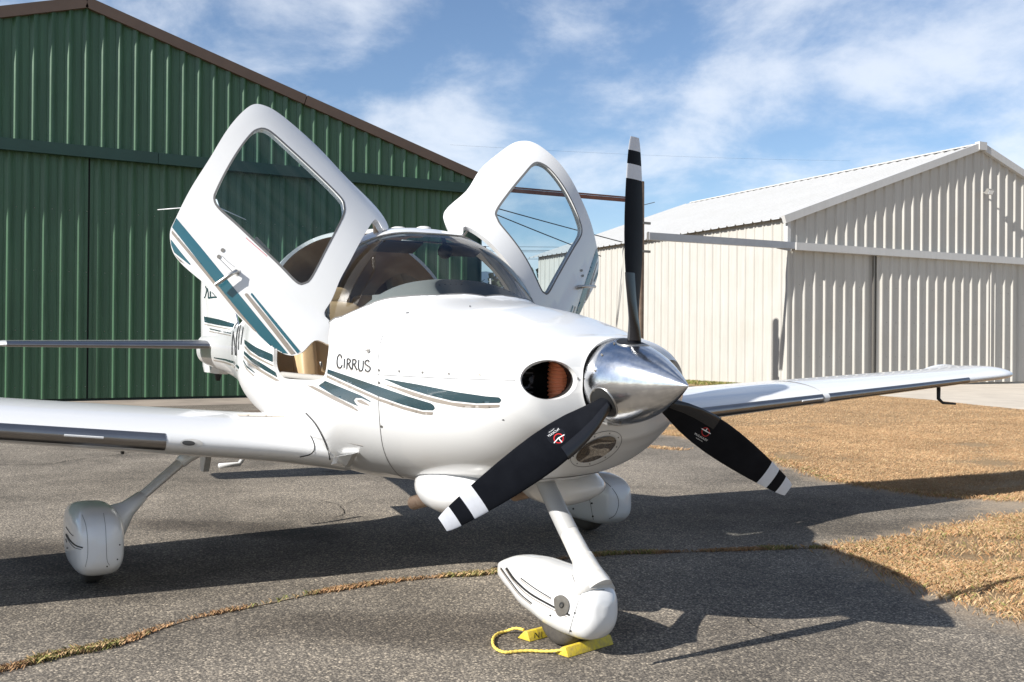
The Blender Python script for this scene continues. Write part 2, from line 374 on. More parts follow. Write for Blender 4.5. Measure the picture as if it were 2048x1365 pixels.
    ns = noise(t, P, 5, 6, .65); sf = math_(t, 'ADD', at_.outputs['Fac'], math_(t, 'MULTIPLY', math_(t, 'SUBTRACT', ns.outputs['Fac'], .5), 1.1))
    r3 = nd(t, 'ShaderNodeMapRange'); r3.inputs['From Min'].default_value = .45; r3.inputs['From Max'].default_value = .95; r3.inputs['To Max'].default_value = .75; t.links.new(sf, r3.inputs[0])
    x4 = nd(t, 'ShaderNodeMix', data_type='RGBA'); t.links.new(r3.outputs[0], x4.inputs[0]); t.links.new(prev, x4.inputs[6]); x4.inputs[7].default_value = (.30, .245, .185, 1)
    x5 = nd(t, 'ShaderNodeMix', data_type='RGBA', blend_type='MULTIPLY'); x5.inputs[0].default_value = 1; t.links.new(x4.outputs[2], x5.inputs[6]); x5.inputs[7].default_value = (1.02, .975, .905, 1); t.links.new(x5.outputs[2], b.inputs['Base Color'])
    bn = nd(t, 'ShaderNodeBump'); bn.inputs['Strength'].default_value = .55; bn.inputs['Distance'].default_value = .004; bn.invert = True
    t.links.new(v1.outputs['Distance'], bn.inputs['Height']); t.links.new(bn.outputs[0], b.inputs['Normal'])
    MATS['asphalt'] = m
STAINS = [(-3.9, -1.75, .9, .45, .5, .75), (-4.3, -.6, 1.2, .30, .75, .7), (-1.3, -.35, .35, 1.5, -.5, .6), (-2.0, 4.0, .35, 1.2, -.15, .5), (-.2, -1.9, .4, .5, 0, .25)]
asphalt_mat()
def concrete_mat():
    mat('concrete', (.50, .44, .36), .9, var=.8, vscale=1.1, col2=(.38, .33, .27), bump=.15, bscale=60)
    mat('apron_concrete', (.30, .25, .20), .9, var=.9, vscale=.9, col2=(.17, .14, .115), bump=.15, bscale=60)
concrete_mat()
def sheet(name, poly, z, m, label=None):
    P = np.asarray(poly, float); V = np.column_stack([P, np.full(len(P), z)])
    return tag(mk(name, V, [tuple(range(len(P)))], m, None, smooth=False), kind='structure')
G = 6000
tag(mk('ground', [(-G, -G, -.004), (G, -G, -.004), (G, G, -.004), (-G, G, -.004)], [(0, 1, 2, 3)], 'dry_turf', None, False), kind='structure')
# asphalt apron, edge towards the turf read off the photograph on the ground plane
edge = [(-20.9, 10.6), (-15, 9.6), (-11.5, 8.3), (-9.07, 7.2), (-8.41, 7.08), (-7.0, 6.6), (-5.73, 6.1), (-4.9, 5.75), (-4.26, 5.42), (-3.6, 5.3), (-2.9, 5.45), (-2.45, 5.75), (-2.12, 6.3), (-2.0, 6.5), (-1.93, 5.4), (-1.86, 4.6), (-1.80, 4.1), (-1.73, 3.6), (-1.68, 3.1),
        (-1.62, 2.78), (-1.24, 2.59), (-.72, 2.35), (-.48, 2.26), (-.16, 2.25), (.5, 2.3), (1.5, 2.5), (4, 3.0)]
edge = crom(edge, 6); edge = resample(edge, .09, False)
en = rng.normal(0, 1, (len(edge), 2)); k5 = np.ones(5)/5
edge = edge+np.stack([np.convolve(en[:, i], k5, 'same') for i in (0, 1)], 1)*.085
outline = np.concatenate([edge, [(4, -30), (-20.9, -30)]])
gx = np.concatenate([np.arange(-20.5, -10, 1.0), np.arange(-10, 3.9, .22)]); gy = np.concatenate([np.arange(-29, -3, 2.0), np.arange(-3, 1, .5), np.arange(1, 11, .22)])
gr = np.stack(np.meshgrid(gx, gy), -1).reshape(-1, 2); gr = gr[inside(outline, gr)]
v, f = cdt(gr, [outline], .05); f = f[inside(outline, v[f].mean(1))]
ap = mk('asphalt_apron', np.column_stack([v, np.zeros(len(v))]), [q if np.cross(v[q[1]]-v[q[0]], v[q[2]]-v[q[0]]) > 0 else q[::-1] for q in f], 'asphalt', None, False); tag(ap, kind='structure')
ds = segdist(v, edge, False)
sand = np.clip(1-ds/.62, 0, 1)*.95
wedge = np.clip(1-np.hypot((v[:, 0]+2.25)/.55, (v[:, 1]-5.5)/1.3), 0, 1)*1.1           # the tongue between the two turf areas is silted up
sand = np.maximum(sand, wedge)
a_ = ap.data.attributes.new('sand', 'FLOAT', 'POINT'); a_.data.foreach_set('value', sand.astype(np.float32))
# concrete in front of the green hangar doors and of the white hangar
sheet('concrete_strip', [(-21.3, -14), (-18.6, -14), (-18.4, 0), (-18.7, 10.2), (-21.3, 10.6)], .004, 'apron_concrete')
sheet('concrete_pad', [(-21.3, 22.0), (-15.4, 20.0), (-13.95, 19.7), (-11.86, 18.7), (-10.3, 18.1), (-4, 16.5), (-3, 45), (-21.3, 45)], .004, 'concrete')
# ---- grass blades
def grass(name, B, h, w, cols, label, cat=None, flat=.9, mixc=.75):
    """B base points (n,2); one thin curved blade each (two triangles)"""
    n = len(B); an = rng.uniform(0, 2*np.pi, n); d = np.stack([np.cos(an), np.sin(an)], 1); pn = np.stack([-d[:, 1], d[:, 0]], 1)
    h = h*rng.uniform(.5, 1.25, n); le = h*rng.uniform(.3, 1.5, n)*flat; w = w*rng.uniform(.6, 1.3, n)
    V = np.zeros((n, 4, 3)); V[:, 0, :2] = B-pn*w[:, None]; V[:, 1, :2] = B+pn*w[:, None]; V[:, 0, 2] = V[:, 1, 2] = -.003
    V[:, 2, :2] = B+d*le[:, None]*.45+pn*w[:, None]*.6; V[:, 2, 2] = h*.7; V[:, 3, :2] = B+d*le[:, None]; V[:, 3, 2] = h*.95
    F = np.concatenate([np.arange(n)[:, None]*4+np.array([0, 1, 2]), np.arange(n)[:, None]*4+np.array([0, 2, 3])])
    me = bpy.data.meshes.new(name); me.vertices.add(n*4); me.vertices.foreach_set('co', V.astype(np.float32).ravel())
    me.loops.add(len(F)*3); me.polygons.add(len(F)); me.loops.foreach_set('vertex_index', F.astype(np.int32).ravel())
    me.polygons.foreach_set('loop_start', np.arange(len(F), dtype=np.int32)*3); me.polygons.foreach_set('loop_total', np.full(len(F), 3, np.int32)); me.update(calc_edges=True)
    ci = rng.choice(len(cols), n, p=[c[1] for c in cols]); cc = np.array([c[0] for c in cols])[ci]; av = (np.array([c[0] for c in cols])*np.array([c[1] for c in cols])[:, None]).sum(0)
    pt = np.zeros(n)
    for k_ in range(9):
        a1 = rng.uniform(0, 2*np.pi); fr_ = 1.1*1.55**k_; pt += np.sin((B[:, 0]*math.cos(a1)+B[:, 1]*math.sin(a1))*fr_+rng.uniform(0, 6.28)+2.2*np.sin((B[:, 1]*math.cos(a1)-B[:, 0]*math.sin(a1))*fr_*.6))*.3
    cc = (av*(1-mixc)+cc*mixc)*np.clip(1+.16*pt, .6, 1.4)[:, None]*rng.uniform(.86, 1.14, (n, 1))*np.array([.84, .80, .77])
    ca = me.color_attributes.new('tint', 'FLOAT_COLOR', 'POINT'); ca.data.foreach_set('color', np.repeat(np.column_stack([cc, np.ones(n)]), 4, 0).astype(np.float32).ravel())
    me.materials.append(MATS['blade_grass']); o = bpy.data.objects.new(name, me); COL.objects.link(o); tag(o, label, cat or 'grass', kind='stuff'); return o
m = bpy.data.materials.new('blade_grass'); m.use_nodes = True; t = m.node_tree; b = t.nodes['Principled BSDF']; q = nd(t, 'ShaderNodeAttribute'); q.attribute_name = 'tint'
t.links.new(q.outputs['Color'], b.inputs['Base Color']); b.inputs['Roughness'].default_value = .8; b.inputs['Specular IOR Level'].default_value = .2; MATS['blade_grass'] = m
TAN = (.47, .32, .185); BRN = (.33, .205, .11); RUST = (.39, .20, .09); OLV = (.24, .215, .085); GRN = (.17, .22, .055); STRAW = (.56, .44, .27)
turf_cols = [(TAN, .40), (BRN, .26), (STRAW, .2), (RUST, .1), (OLV, .04)]
def scatter(x0, x1, y0, y1, dens, excl=True, thr=None, sc=1.6):
    n = int((x1-x0)*(y1-y0)*dens); P = np.stack([rng.uniform(x0, x1, n), rng.uniform(y0, y1, n)], 1)
    if excl: P = P[~inside(outline, P)]
    # clumps: cheap value noise
    if thr is not None:
        ph = rng.uniform(0, 6.28, 6); f_ = sum(np.sin(P[:, 0]*sc*(i+1)*1.3+ph[i])*np.sin(P[:, 1]*sc*(i+1)*1.1+ph[-i-1])/(i+1) for i in range(4)); P = P[f_+rng.normal(0, .35, len(P)) > thr]
    return P
near = np.concatenate([scatter(-1.95, .6, 2.2, 5.6, 26000, thr=-.25, sc=2.2)])
grass('dry_grass', near, .030, .0007, [(TAN, .36), (BRN, .18), (STRAW, .14), (RUST, .17), (OLV, .1), (GRN, .05)], 'dry reddish grass in the near corner beside the asphalt tongue')
mid = np.concatenate([scatter(-9.5, -2.0, 5.0, 11.0, 6500, thr=-.7), scatter(-3.0, 0, 5.4, 9, 6500, thr=-.5)])
far = scatter(-20, -6, 8, 20, 1500); pad_out = np.array([(-21.3, 22.0), (-15.4, 20.0), (-13.95, 19.7), (-11.86, 18.7), (-10.3, 18.1), (-4, 16.5), (-3, 45), (-21.3, 45)])
far2 = scatter(-9, 1, 11, 18, 1200); far = np.concatenate([far, far2]); far = far[~inside(pad_out, far)]
mid_o = grass('dry_turf_grass', mid, .014, .0010, turf_cols, 'mown tan dry turf between the asphalt and the white hangar', mixc=.7, flat=1.3)
grass('dry_turf_grass', far, .016, .0016, turf_cols, 'far part of the mown tan turf towards the concrete pad', mixc=.6, flat=1.3)
gs = np.stack([rng.uniform(-36, -21.2, 9000), 21.35-np.abs(rng.normal(0, .5, 9000))-.0*rng.random(9000)], 1)
gs[:, 1] += (-21.145-gs[:, 0])*.064
grass('green_grass', gs, .10, .007, [(GRN, .5), (OLV, .4), (TAN, .1)], 'strip of greener grass along the white hangar side wall')
ee = edge[(edge[:, 0] > -9.5) & (edge[:, 1] < 7.6)]; ii = rng.integers(0, len(ee), 16000); cl_ = np.repeat(rng.normal(0, .05, (800, 2)), 20, 0)
sp_ = ee[ii]+rng.normal(0, .055, (16000, 2))+cl_*rng.uniform(.3, 1.6, (16000, 1))
grass('edge_grass', sp_, .030, .0009, [(TAN, .34), (BRN, .2), (STRAW, .16), (RUST, .16), (OLV, .09), (GRN, .05)], 'ragged dry grass fringe spilling over the asphalt edge')
# grass growing in the joint of the asphalt
ck = np.array([(-1.55, -2.45), (-1.6, -2.2), (-1.68, -2.01), (-1.75, -1.74), (-1.89, -1.55), (-2.02, -1.32), (-2.1, -1.0), (-2.19, -.71), (-2.23, -.47), (-2.25, -.17), (-2.21, .12), (-2.17, .39), (-2.3, 1.09), (-2.07, 1.86), (-1.84, 2.51), (-1.67, 2.79)])
ck = resample(crom(ck, 8), .01, False)
amp = np.clip(np.interp(np.arange(len(ck)), np.arange(0, len(ck)+20, 20), rng.uniform(-.25, 1.15, len(np.arange(0, len(ck)+20, 20)))), .05, 1)
ids = rng.choice(len(ck), 9000, p=amp/amp.sum()); cp = ck[ids]+rng.normal(0, 1, (9000, 2))*np.array([.011, .011])*(.5+amp[ids])[:, None]
green_zone = np.isin(np.floor(ids/38).astype(int) % 6, (1, 4))
grass('crack_grass', cp[~green_zone], .020, .0012, [(RUST, .18), (BRN, .42), (TAN, .32), (OLV, .08)], 'brown dead grass growing along the joint across the asphalt')
grass('crack_weed', cp[green_zone], .026, .0014, [(GRN, .28), (OLV, .27), (TAN, .45)], 'tufts of green weed growing in the asphalt joint')
# joint: a dirt-filled gap sheet just above the asphalt
L, R_ = [], []
tt = np.gradient(ck, axis=0); tt /= np.linalg.norm(tt, axis=1)[:, None]; nn = np.stack([-tt[:, 1], tt[:, 0]], 1); ww = .006+.014*amp*rng.uniform(.6, 1.2, len(ck)); ww = np.convolve(ww, np.ones(9)/9, 'same')
Vj = np.concatenate([np.column_stack([ck+nn*ww[:, None], np.full(len(ck), .004)]), np.column_stack([ck-nn*ww[:, None], np.full(len(ck), .004)])]); nck = len(ck)
mat('joint_dirt', (.12, .085, .055), .95, var=.8, vscale=40, col2=(.26, .20, .14), bump=.5, bscale=120)
tag(mk('asphalt_joint', Vj, [(i, i+nck, i+nck+1, i+1) for i in range(nck-1)], 'joint_dirt', None, False), kind='structure')
def hairline(p0, ang, L_, w0, label=None):
    n = int(L_/.035); a = ang+np.cumsum(rng.normal(0, .16, n)); p = np.asarray(p0)+np.cumsum(np.stack([np.cos(a), np.sin(a)], 1)*.035, 0); tn_ = np.stack([-np.sin(a), np.cos(a)], 1)
    w = w0*np.linspace(1, .25, n)*rng.uniform(.5, 1.4, n); V = np.concatenate([np.column_stack([p+tn_*w[:, None], np.full(n, .0045)]), np.column_stack([p-tn_*w[:, None], np.full(n, .0045)])])
    tag(mk('asphalt_crack', V, [(i, i+n, i+n+1, i+1) for i in range(n-1)], 'crack_dark', None, False), kind='structure'); return p, a
mat('crack_dark', (.022, .020, .018), 1.0, spec=.1)
for p0, ang, L_, w0 in (((-4.3, .15), 2.2, 1.4, .004), ((-3.2, -2.6), 1.2, 1.8, .0035), ((-.3, .9), 2.6, .9, .003), ((-7.0, 1.0), 1.0, 4.0, .006), ((-9.5, -3.0), 1.5, 6.0, .008)):
    pp, aa = hairline(p0, ang, L_, w0)
    k_ = len(pp)//2; hairline(pp[k_], aa[k_]+.8, L_*.35, w0*.7)
wp = np.stack([rng.uniform(-7.6, -7.0, 500), rng.normal(0, .06, 500)], 1); wp[:, 1] += 5.75+(wp[:, 0]+7.3)*.3
grass('edge_weed', wp, .03, .003, turf_cols, 'small dry tuft on the asphalt behind the nose')
# ---- far country
def ridge(name, dist, az0, az1, hfun, m, kind, label=None, cat=None):
    az = np.linspace(az0, az1, 160); V = []; F = []
    for i, a in enumerate(az):
        dx, dy = np.cos(a), np.sin(a); h_ = hfun(i)
        V += [(CAM[0]+dx*dist, CAM[1]+dy*dist, -2), (CAM[0]+dx*dist, CAM[1]+dy*dist, h_), (CAM[0]+dx*dist*1.25, CAM[1]+dy*dist*1.25, -2)]
    for i in range(len(az)-1):
        F += [(i*3, i*3+3, i*3+4, i*3+1), (i*3+1, i*3+4, i*3+5, i*3+2)]
    return tag(mk(name, V, F, m, None, True), label, cat, kind=kind)
hz = crom(np.stack([np.arange(40), rng.uniform(175, 235, 40)], 1), 4)[:, 1]
ridge('hills', 3100, math.radians(100), math.radians(220), lambda i: hz[min(i, len(hz)-1)], 'hill_hazed', 'structure')
# a far wood as one mass of leafy clumps
def wood():
    V = []; F = []
    az = np.linspace(math.radians(130), math.radians(172), 240)
    for a in az:
        d_ = rng.uniform(150, 175); h_ = rng.uniform(9.0, 13.0); c = np.array([CAM[0]+math.cos(a)*d_, CAM[1]+math.sin(a)*d_, 0])
        for _ in range(46):
            p = c+np.array([rng.normal(0, 1.6), rng.normal(0, 1.6), h_*rng.uniform(.02, 1)**.8]); s = rng.uniform(.25, .8)
            e1 = rng.normal(0, 1, 3); e1 /= np.linalg.norm(e1); e2 = np.cross(e1, rng.normal(0, 1, 3)); e2 /= np.linalg.norm(e2)
            k = len(V); V += [p+e1*s, p+e2*s, p-e1*s, p-e2*s]; F.append((k, k+1, k+2, k+3))
    tag(mk('far_wood', V, F, 'tree_far', None, False), 'dark line of far trees below the hills', 'wood', kind='stuff')
wood()
Z = np.array([0, 0, 1.])
# ------------------------------------------------------------------ metal hangars
def profile(n, p, h=.04, b=.045, top=.03, minor=True):
    """n ribs of pitch p: points (t, height) of one sheet"""
    pts = [(0, 0)]
    for i in range(n):
        c = (i+.5)*p
        if minor: pts += [(c-p*.36, 0), (c-p*.36+.008, .007), (c-p*.36+.022, .007), (c-p*.36+.03, 0)]
        pts += [(c-top/2-b, 0), (c-top/2, h), (c+top/2, h), (c+top/2+b, 0)]
        if minor: pts += [(c+p*.28, 0), (c+p*.28+.008, .007), (c+p*.28+.022, .007), (c+p*.28+.03, 0)]
    pts.append((n*p, 0)); return np.array(pts)
def sheet_panel(name, pr, O, e, nrm, t0, z0, ztop, m, parent, share=None):
    """vertical ribbed sheet; ztop(t) gives the upper cut"""
    if share is not None:
        o = bpy.data.objects.new(name, share); o.location = Vector(e*t0+np.asarray(O)); return put(o, parent)
    O = np.asarray(O, float); V = []
    for t, h in pr:
        base = O+e*(t0+t)+nrm*h
        V.append(base+np.array([0, 0, z0])); V.append(base+np.array([0, 0, ztop(t0+t)]))
    k = len(pr); F = [(2*i, 2*i+2, 2*i+3, 2*i+1) for i in range(k-1)]
    return mk(name, V, F, m, parent, False)
def shared_sheet(pr, e, nrm, z0, z1, m, name):
    V = []
    for t, h in pr:
        V += [e*t+nrm*h+Z*z0, e*t+nrm*h+Z*z1]
    me = bpy.data.meshes.new(name); me.from_pydata([tuple(v) for v in V], [], [(2*i, 2*i+2, 2*i+3, 2*i+1) for i in range(len(pr)-1)]); me.materials.append(MATS[m]); me.update(); return me
def bar(name, a, b_, w, h, m, parent, up=Z):
    """box beam from a to b (centre line), w across, h along up"""
    a = np.asarray(a, float); b_ = np.asarray(b_, float); d = b_-a; L = np.linalg.norm(d); d /= L; s = np.cross(d, up); s /= np.linalg.norm(s); u_ = np.cross(s, d)
    V, F = box((0, 0, 0), (L/2, w/2, h/2)); V = (a+b_)/2+V[:, :1]*d+V[:, 1:2]*s+V[:, 2:]*u_
    return mk(name, V, F, m, parent, False)
def screws(name, pts, nrm, m, parent, s=.012):
    parts = []
    a = np.cross(nrm, Z); 
    for p in pts:
        th = np.linspace(0, 2*np.pi, 6, endpoint=False); ring = [p+a*s*math.cos(q)+Z*s*math.sin(q) for q in th]; V = ring+[p+nrm*s*.9]
        parts.append((np.array(V), [(i, (i+1) % 6, 6) for i in range(6)]))
    V, F = join(parts); o = mk(name, V, F, m, parent, False); o['kind'] = 'stuff'; return o
# ---- green hangar: front in the plane x = -21.1, ridge at y = .5
gh = empty('green_hangar', (-21.1, .5, 0), 'dark green ribbed metal hangar with brown roof edge behind the airplane', 'hangar')
ey = np.array([0, 1., 0]); ex = np.array([1., 0, 0])
GX = -21.1; YL, YR, AP = -9.5, 10.5, .5; GZ = 8.86; GE = 5.84; slope = (GZ-GE)/10
roofg = lambda y: GZ-abs(y-AP)*slope
P_ = .35; pr3 = profile(3, P_, .060, .070, .030)
O0 = np.array([GX, 0, 0.])
t = AP-9*3*P_-.5*P_+.01
while t < YR-.01:
    w = pr3[pr3[:, 0] <= min(3*P_, YR-t)+1e-6]
    if t+3*P_ > YL and len(w) > 2:
        w = w if w[-1, 0] > min(3*P_, YR-t)-1e-3 else np.vstack([w, [min(3*P_, YR-t), 0]])
        sheet_panel('wall_panel', w, O0, ey, ex, t, 5.5, lambda y: roofg(y)-.02, 'green_sheet', gh)
    t += 3*P_
# backing wall, side walls, rear
core = [(GX-.03, YL, 0), (GX-.03, YR, 0), (GX-.03, YR, GE), (GX-.03, AP, GZ-.02), (GX-.03, YL, GE)]
back = [(x-18, y, z) for x, y, z in core]
mk('wall_core', core+back, [(0, 1, 2, 3, 4), (9, 8, 7, 6, 5), (0, 5, 6, 1), (1, 6, 7, 2), (4, 9, 5, 0)], 'green_trim', gh, False)
rv = []; rr = .06
for x in (GX+.02, GX-18.2):
    rv += [(x, YL-.15, roofg(YL-.15)+.02), (x, AP, GZ+.03), (x, YR+.15, roofg(YR+.15)+.02)]
V = np.array(rv+[(x, y, z+rr) for x, y, z in rv]); F = [(0, 1, 4, 3), (1, 2, 5, 4), (6, 9, 10, 7), (7, 10, 11, 8), (0, 6, 7, 1), (1, 7, 8, 2), (3, 4, 10, 9), (4, 5, 11, 10), (0, 3, 9, 6), (2, 8, 11, 5)]
mk('roof', V, F, 'brown_trim', gh, False)
for a, b_ in (((GX+.05, YL-.2, roofg(YL-.2)-.03), (GX+.05, AP-.002, GZ-.03)), ((GX+.05, AP+.002, GZ-.03), (GX+.05, AP+5.0, roofg(AP+5.0)-.03)), ((GX+.05, AP+5.02, roofg(AP+5.02)-.03), (GX+.05, YR+.2, roofg(YR+.2)-.03))):
    bar('roof_trim', a, b_, .14, .24, 'brown_trim', gh)
# header (door track cover): two lengths
for a, b_ in ((YL, 2.0), (2.012, YR)):
    V, F = box(((GX+.145), (a+b_)/2, 5.50), (.145, (b_-a)/2, .12)); mk('door_header', V, F, 'green_trim', gh, False)
    V, F = box(((GX+.30), (a+b_)/2, 5.385), (.012, (b_-a)/2, .02)); mk('header_lip', V, F, 'green_trim', gh, False)
# sliding doors: two leaves in view of ribbed sheets hung under the header
for (d0, nsh, xo) in ((-8.35+.51, 8, .10), (.60, 9, .075)):
    lf = mk('sliding_door', *box((GX+xo-.03, d0+nsh*1.5*P_, 2.69), (.02, nsh*1.5*P_, 2.63)), 'green_trim', gh, False)
    pr = profile(3, P_, .060, .070, .030); me = shared_sheet(pr, ey, ex, .06, 5.40, 'green_sheet', 'door_panel')
    for i in range(nsh):
        sheet_panel('door_panel', pr, np.array([GX+xo, 0, 0]), ey, ex, d0+i*3*P_, 0, None, None, lf, share=me)
    sp = [np.array([GX+xo+.002, d0+(j+.93)*P_, z]) for z in (.32, 1.55, 2.85, 4.2) for j in range(nsh*3)]
    screws('screw', sp, ex, 'steel', lf)
bar('door_edge', (GX+.07, .575, .05), (GX+.07, .575, 5.38), .03, .02, 'dark_void', gh, up=ex)
bar('corner_trim', (GX+.02, YR-.02, 0), (GX+.02, YR-.02, GE-.12), .05, .05, 'green_trim', gh, up=ex)
# ---- white hangar
e1 = np.array([.064, .998, 0]); e1 /= np.linalg.norm(e1); nf = np.array([e1[1], -e1[0], 0]); e2 = -nf; OW = np.array([-21.145, 22.037, 0])
WW = 18.3; WA = 9.15; WE = 5.62; WZ = 8.84; wsl = (WZ-WE)/WA; DEP = 17.5
roofw = lambda t: WZ-abs(t-WA)*wsl
wh = empty('white_hangar', tuple(OW), 'off-white ribbed metal hangar with shallow gable and sliding doors', 'hangar')
PW = .45; prw = profile(2, PW, .06, .055, .05, False)
for i in range(int(WW/(2*PW))+1):
    t0 = i*2*PW; w = prw[prw[:, 0]+t0 <= WW]
    if len(w) < 2: continue
    sheet_panel('wall_panel', w, OW+nf*.0, e1, nf, t0+.12, 4.62, lambda t: roofw(t)-.06, 'ivory_sheet', wh)
lo = OW+e1*0
cw = [OW+nf*-.02, OW+e1*WW+nf*-.02]
V = [cw[0], cw[1], cw[1]+Z*WE, OW+e1*WA+nf*-.02+Z*(WZ-.05), cw[0]+Z*WE]; V = V+[p+e2*DEP for p in V]
mk('wall_core', [p+(e1*.02 if i in (0, 4, 5, 9) else 0) for i, p in enumerate(V)], [(0, 1, 2, 3, 4), (9, 8, 7, 6, 5), (0, 5, 6, 1), (1, 6, 7, 2), (4, 9, 5, 0)], 'ivory_sheet', wh, False)
prs = profile(2, .46, .045, .03, .04, False)
me = shared_sheet(prs, e2, -e1, 0, WE, 'ivory_sheet', 'side_panel')
for i in range(int(DEP/.92)):
    sheet_panel('side_panel', prs, OW, e2, -e1, .05+i*.92, 0, None, None, wh, share=me)
# roof sheets (left slope seen), each with ribs running up the slope
up_ = e1*WA+Z*(WZ-WE); upn = up_/np.linalg.norm(up_); rn = np.cross(upn, e2); rn = rn if rn[2] > 0 else -rn
eave0 = OW-e1*.22+Z*(WE-.22*wsl+.02)
LR = np.linalg.norm(up_)+.24
prr = profile(2, .46, .05, .04, .03, False)
Vr = []
for t_, h_ in prr:
    Vr += [e2*t_+rn*h_, e2*t_+rn*h_+upn*LR]
mer = bpy.data.meshes.new('roof_panel'); mer.from_pydata([tuple(v) for v in Vr], [], [(2*i, 2*i+1, 2*i+3, 2*i+2) for i in range(len(prr)-1)]); mer.materials.append(MATS['white_sheet']); mer.update()
for i in range(int(DEP/.92)+1):
    o = bpy.data.objects.new('roof_panel', mer); o.location = Vector(eave0+e2*(i*.92-.12)); put(o, wh)
# other slope, one ribbed slab out of sight
V = [OW+e1*WA+Z*(WZ+.02)+nf*.1, OW+e1*(WW+.2)+Z*(WE-.05)+nf*.1, OW+e1*(WW+.2)+Z*(WE-.05)+e2*DEP, OW+e1*WA+Z*(WZ+.02)+e2*DEP]
mk('roof_slope', V, [(0, 1, 2, 3)], 'white_sheet', wh, False)
tr0 = nf*.09
bar('roof_trim', OW-e1*.25+tr0+Z*(roofw(-.25)-.02), OW+e1*(WA-.15)+tr0+Z*(roofw(WA-.15)-.02), .16, .26, 'white_sheet', wh)
bar('roof_trim', OW+e1*(WA+.15)+tr0+Z*(roofw(WA+.15)-.02), OW+e1*(WW+.25)+tr0+Z*(roofw(WW+.25)-.02), .16, .26, 'white_sheet', wh)
bar('ridge_cap', OW+e1*(WA-.2)+nf*.11+Z*(WZ-.03), OW+e1*(WA+.2)+nf*.11+Z*(WZ-.03), .2, .30, 'white_sheet', wh)
bar('ridge_cap', OW+e1*WA+nf*.1+Z*(WZ+.05), OW+e1*WA+e2*DEP+Z*(WZ+.05), .35, .04, 'white_sheet', wh)
bar('corner_trim', OW-e1*.015+nf*.02+Z*4.7, OW-e1*.015+nf*.02+Z*(WE-.05), .14, .14, 'white_sheet', wh, up=e2)
bar('corner_trim', OW-e1*.012+nf*.02+Z*.02, OW-e1*.012+nf*.02+Z*4.5, .09, .09, 'ivory_sheet', wh, up=e2)
bar('door_header', OW+e1*.12+nf*.16+Z*4.64, OW+e1*WW+nf*.16+Z*4.64, .26, .25, 'white_sheet', wh)
for d0, nsh, xo in ((.02, 4, .03), (3.93, 8, .10), (11.14, 8, .03)):
    lf = mk('sliding_door', *box(OW+e1*(d0+nsh*PW)+nf*(xo-.02)+Z*2.3, (1, 1, 1)), 'ivory_sheet', wh, False)
    V, F = box((0, 0, 0), (nsh*PW-.01, .012, 2.24)); V = OW+e1*(d0+nsh*PW)+nf*(xo-.02)+Z*2.31+V[:, :1]*e1+V[:, 1:2]*nf+V[:, 2:]*Z
    lf.data.vertices.foreach_set('co', V.ravel()); lf.data.update()
    me = shared_sheet(prw, e1, nf, .08, 4.53, 'ivory_sheet', 'door_panel')
    for i in range(nsh):
        sheet_panel('door_panel', prw, OW+nf*xo, e1, nf, d0+i*2*PW, 0, None, None, lf, share=me)
    screws('screw', [OW+e1*(d0+(j+.06)*PW)+nf*(xo+.002)+Z*z_ for z_ in (1.0, 2.2, 3.4) for j in range(1, nsh*2)], nf, 'dull_steel', lf, .014)
bar('door_edge', OW+e1*3.78+nf*.10+Z*.1, OW+e1*3.78+nf*.10+Z*4.5, .06, .06, 'dull_steel', wh, up=nf)
bar('door_pipe', OW+e1*9.62+nf*.20+Z*.3, OW+e1*9.62+nf*.20+Z*4.45, .035, .035, 'ivory_sheet', wh, up=nf)
# ---- outrigger rails for the sliding doors and their shared pole
pole = empty('track_pole', (-21.2, 15.95, 0), 'weathered wooden pole between the hangars holding both door rails', 'pole')
V, F = tube([(-21.2, 15.95, -.1), (-21.2, 15.95, 2), (-21.2, 15.96, 4.2), (-21.2, 15.95, 6.25)], [.165, .16, .15, .145], 14); mk('post', V, F, 'wood_pole', pole, True, sharp=50)
for z_ in (5.0, 4.15):
    bar('bracket', (-21.05, 15.70, z_), (-21.05, 16.25, z_), .06, .07, 'dull_steel', pole)
bar('hook', (-21.1, 16.05, 5.55), (-21.1, 16.45, 5.66), .02, .02, 'dull_steel', pole)
r1 = empty('door_rail', (-20.96, 10.5, 0), 'rusty dark rail running from the green hangar to the pole', 'rail', 'sliding door rails')
bar('beam', (-20.96, 10.52, 5.56), (-21.02, 15.9, 5.63), .08, .10, 'rust_rail', r1); bar('web', (-20.96, 10.52, 5.645), (-21.02, 15.9, 5.715), .04, .04, 'rust_rail', r1)
r2 = empty('door_rail', tuple(OW+nf*.2), 'galvanised grey rail running from the white hangar to the pole', 'rail', 'sliding door rails')
pa = OW+e1*.12+nf*.16+Z*4.66; pb = np.array([-20.95, 16.1, 4.60])
bar('beam', pa, pb, .16, .22, 'galv', r2); V, F = box(pb+np.array([0, 0, 0]), (.02, .02, .13)); mk('end_cap', V, F, 'dull_steel', r2, False)
bar('brace', OW+nf*.15-e1*.02+Z*4.5, OW-e1*.55+nf*.12+Z*4.56, .05, .05, 'galv', r2)
# two thin guy cables from rail to the wall foot
for k, (a, b_) in enumerate(((OW-e1*.30+nf*.12+Z*4.5, OW-e1*.25+e2*.55+Z*.2), (OW-e1*.42+nf*.12+Z*4.5, OW-e1*.35+e2*.9+Z*.2))):
    pass
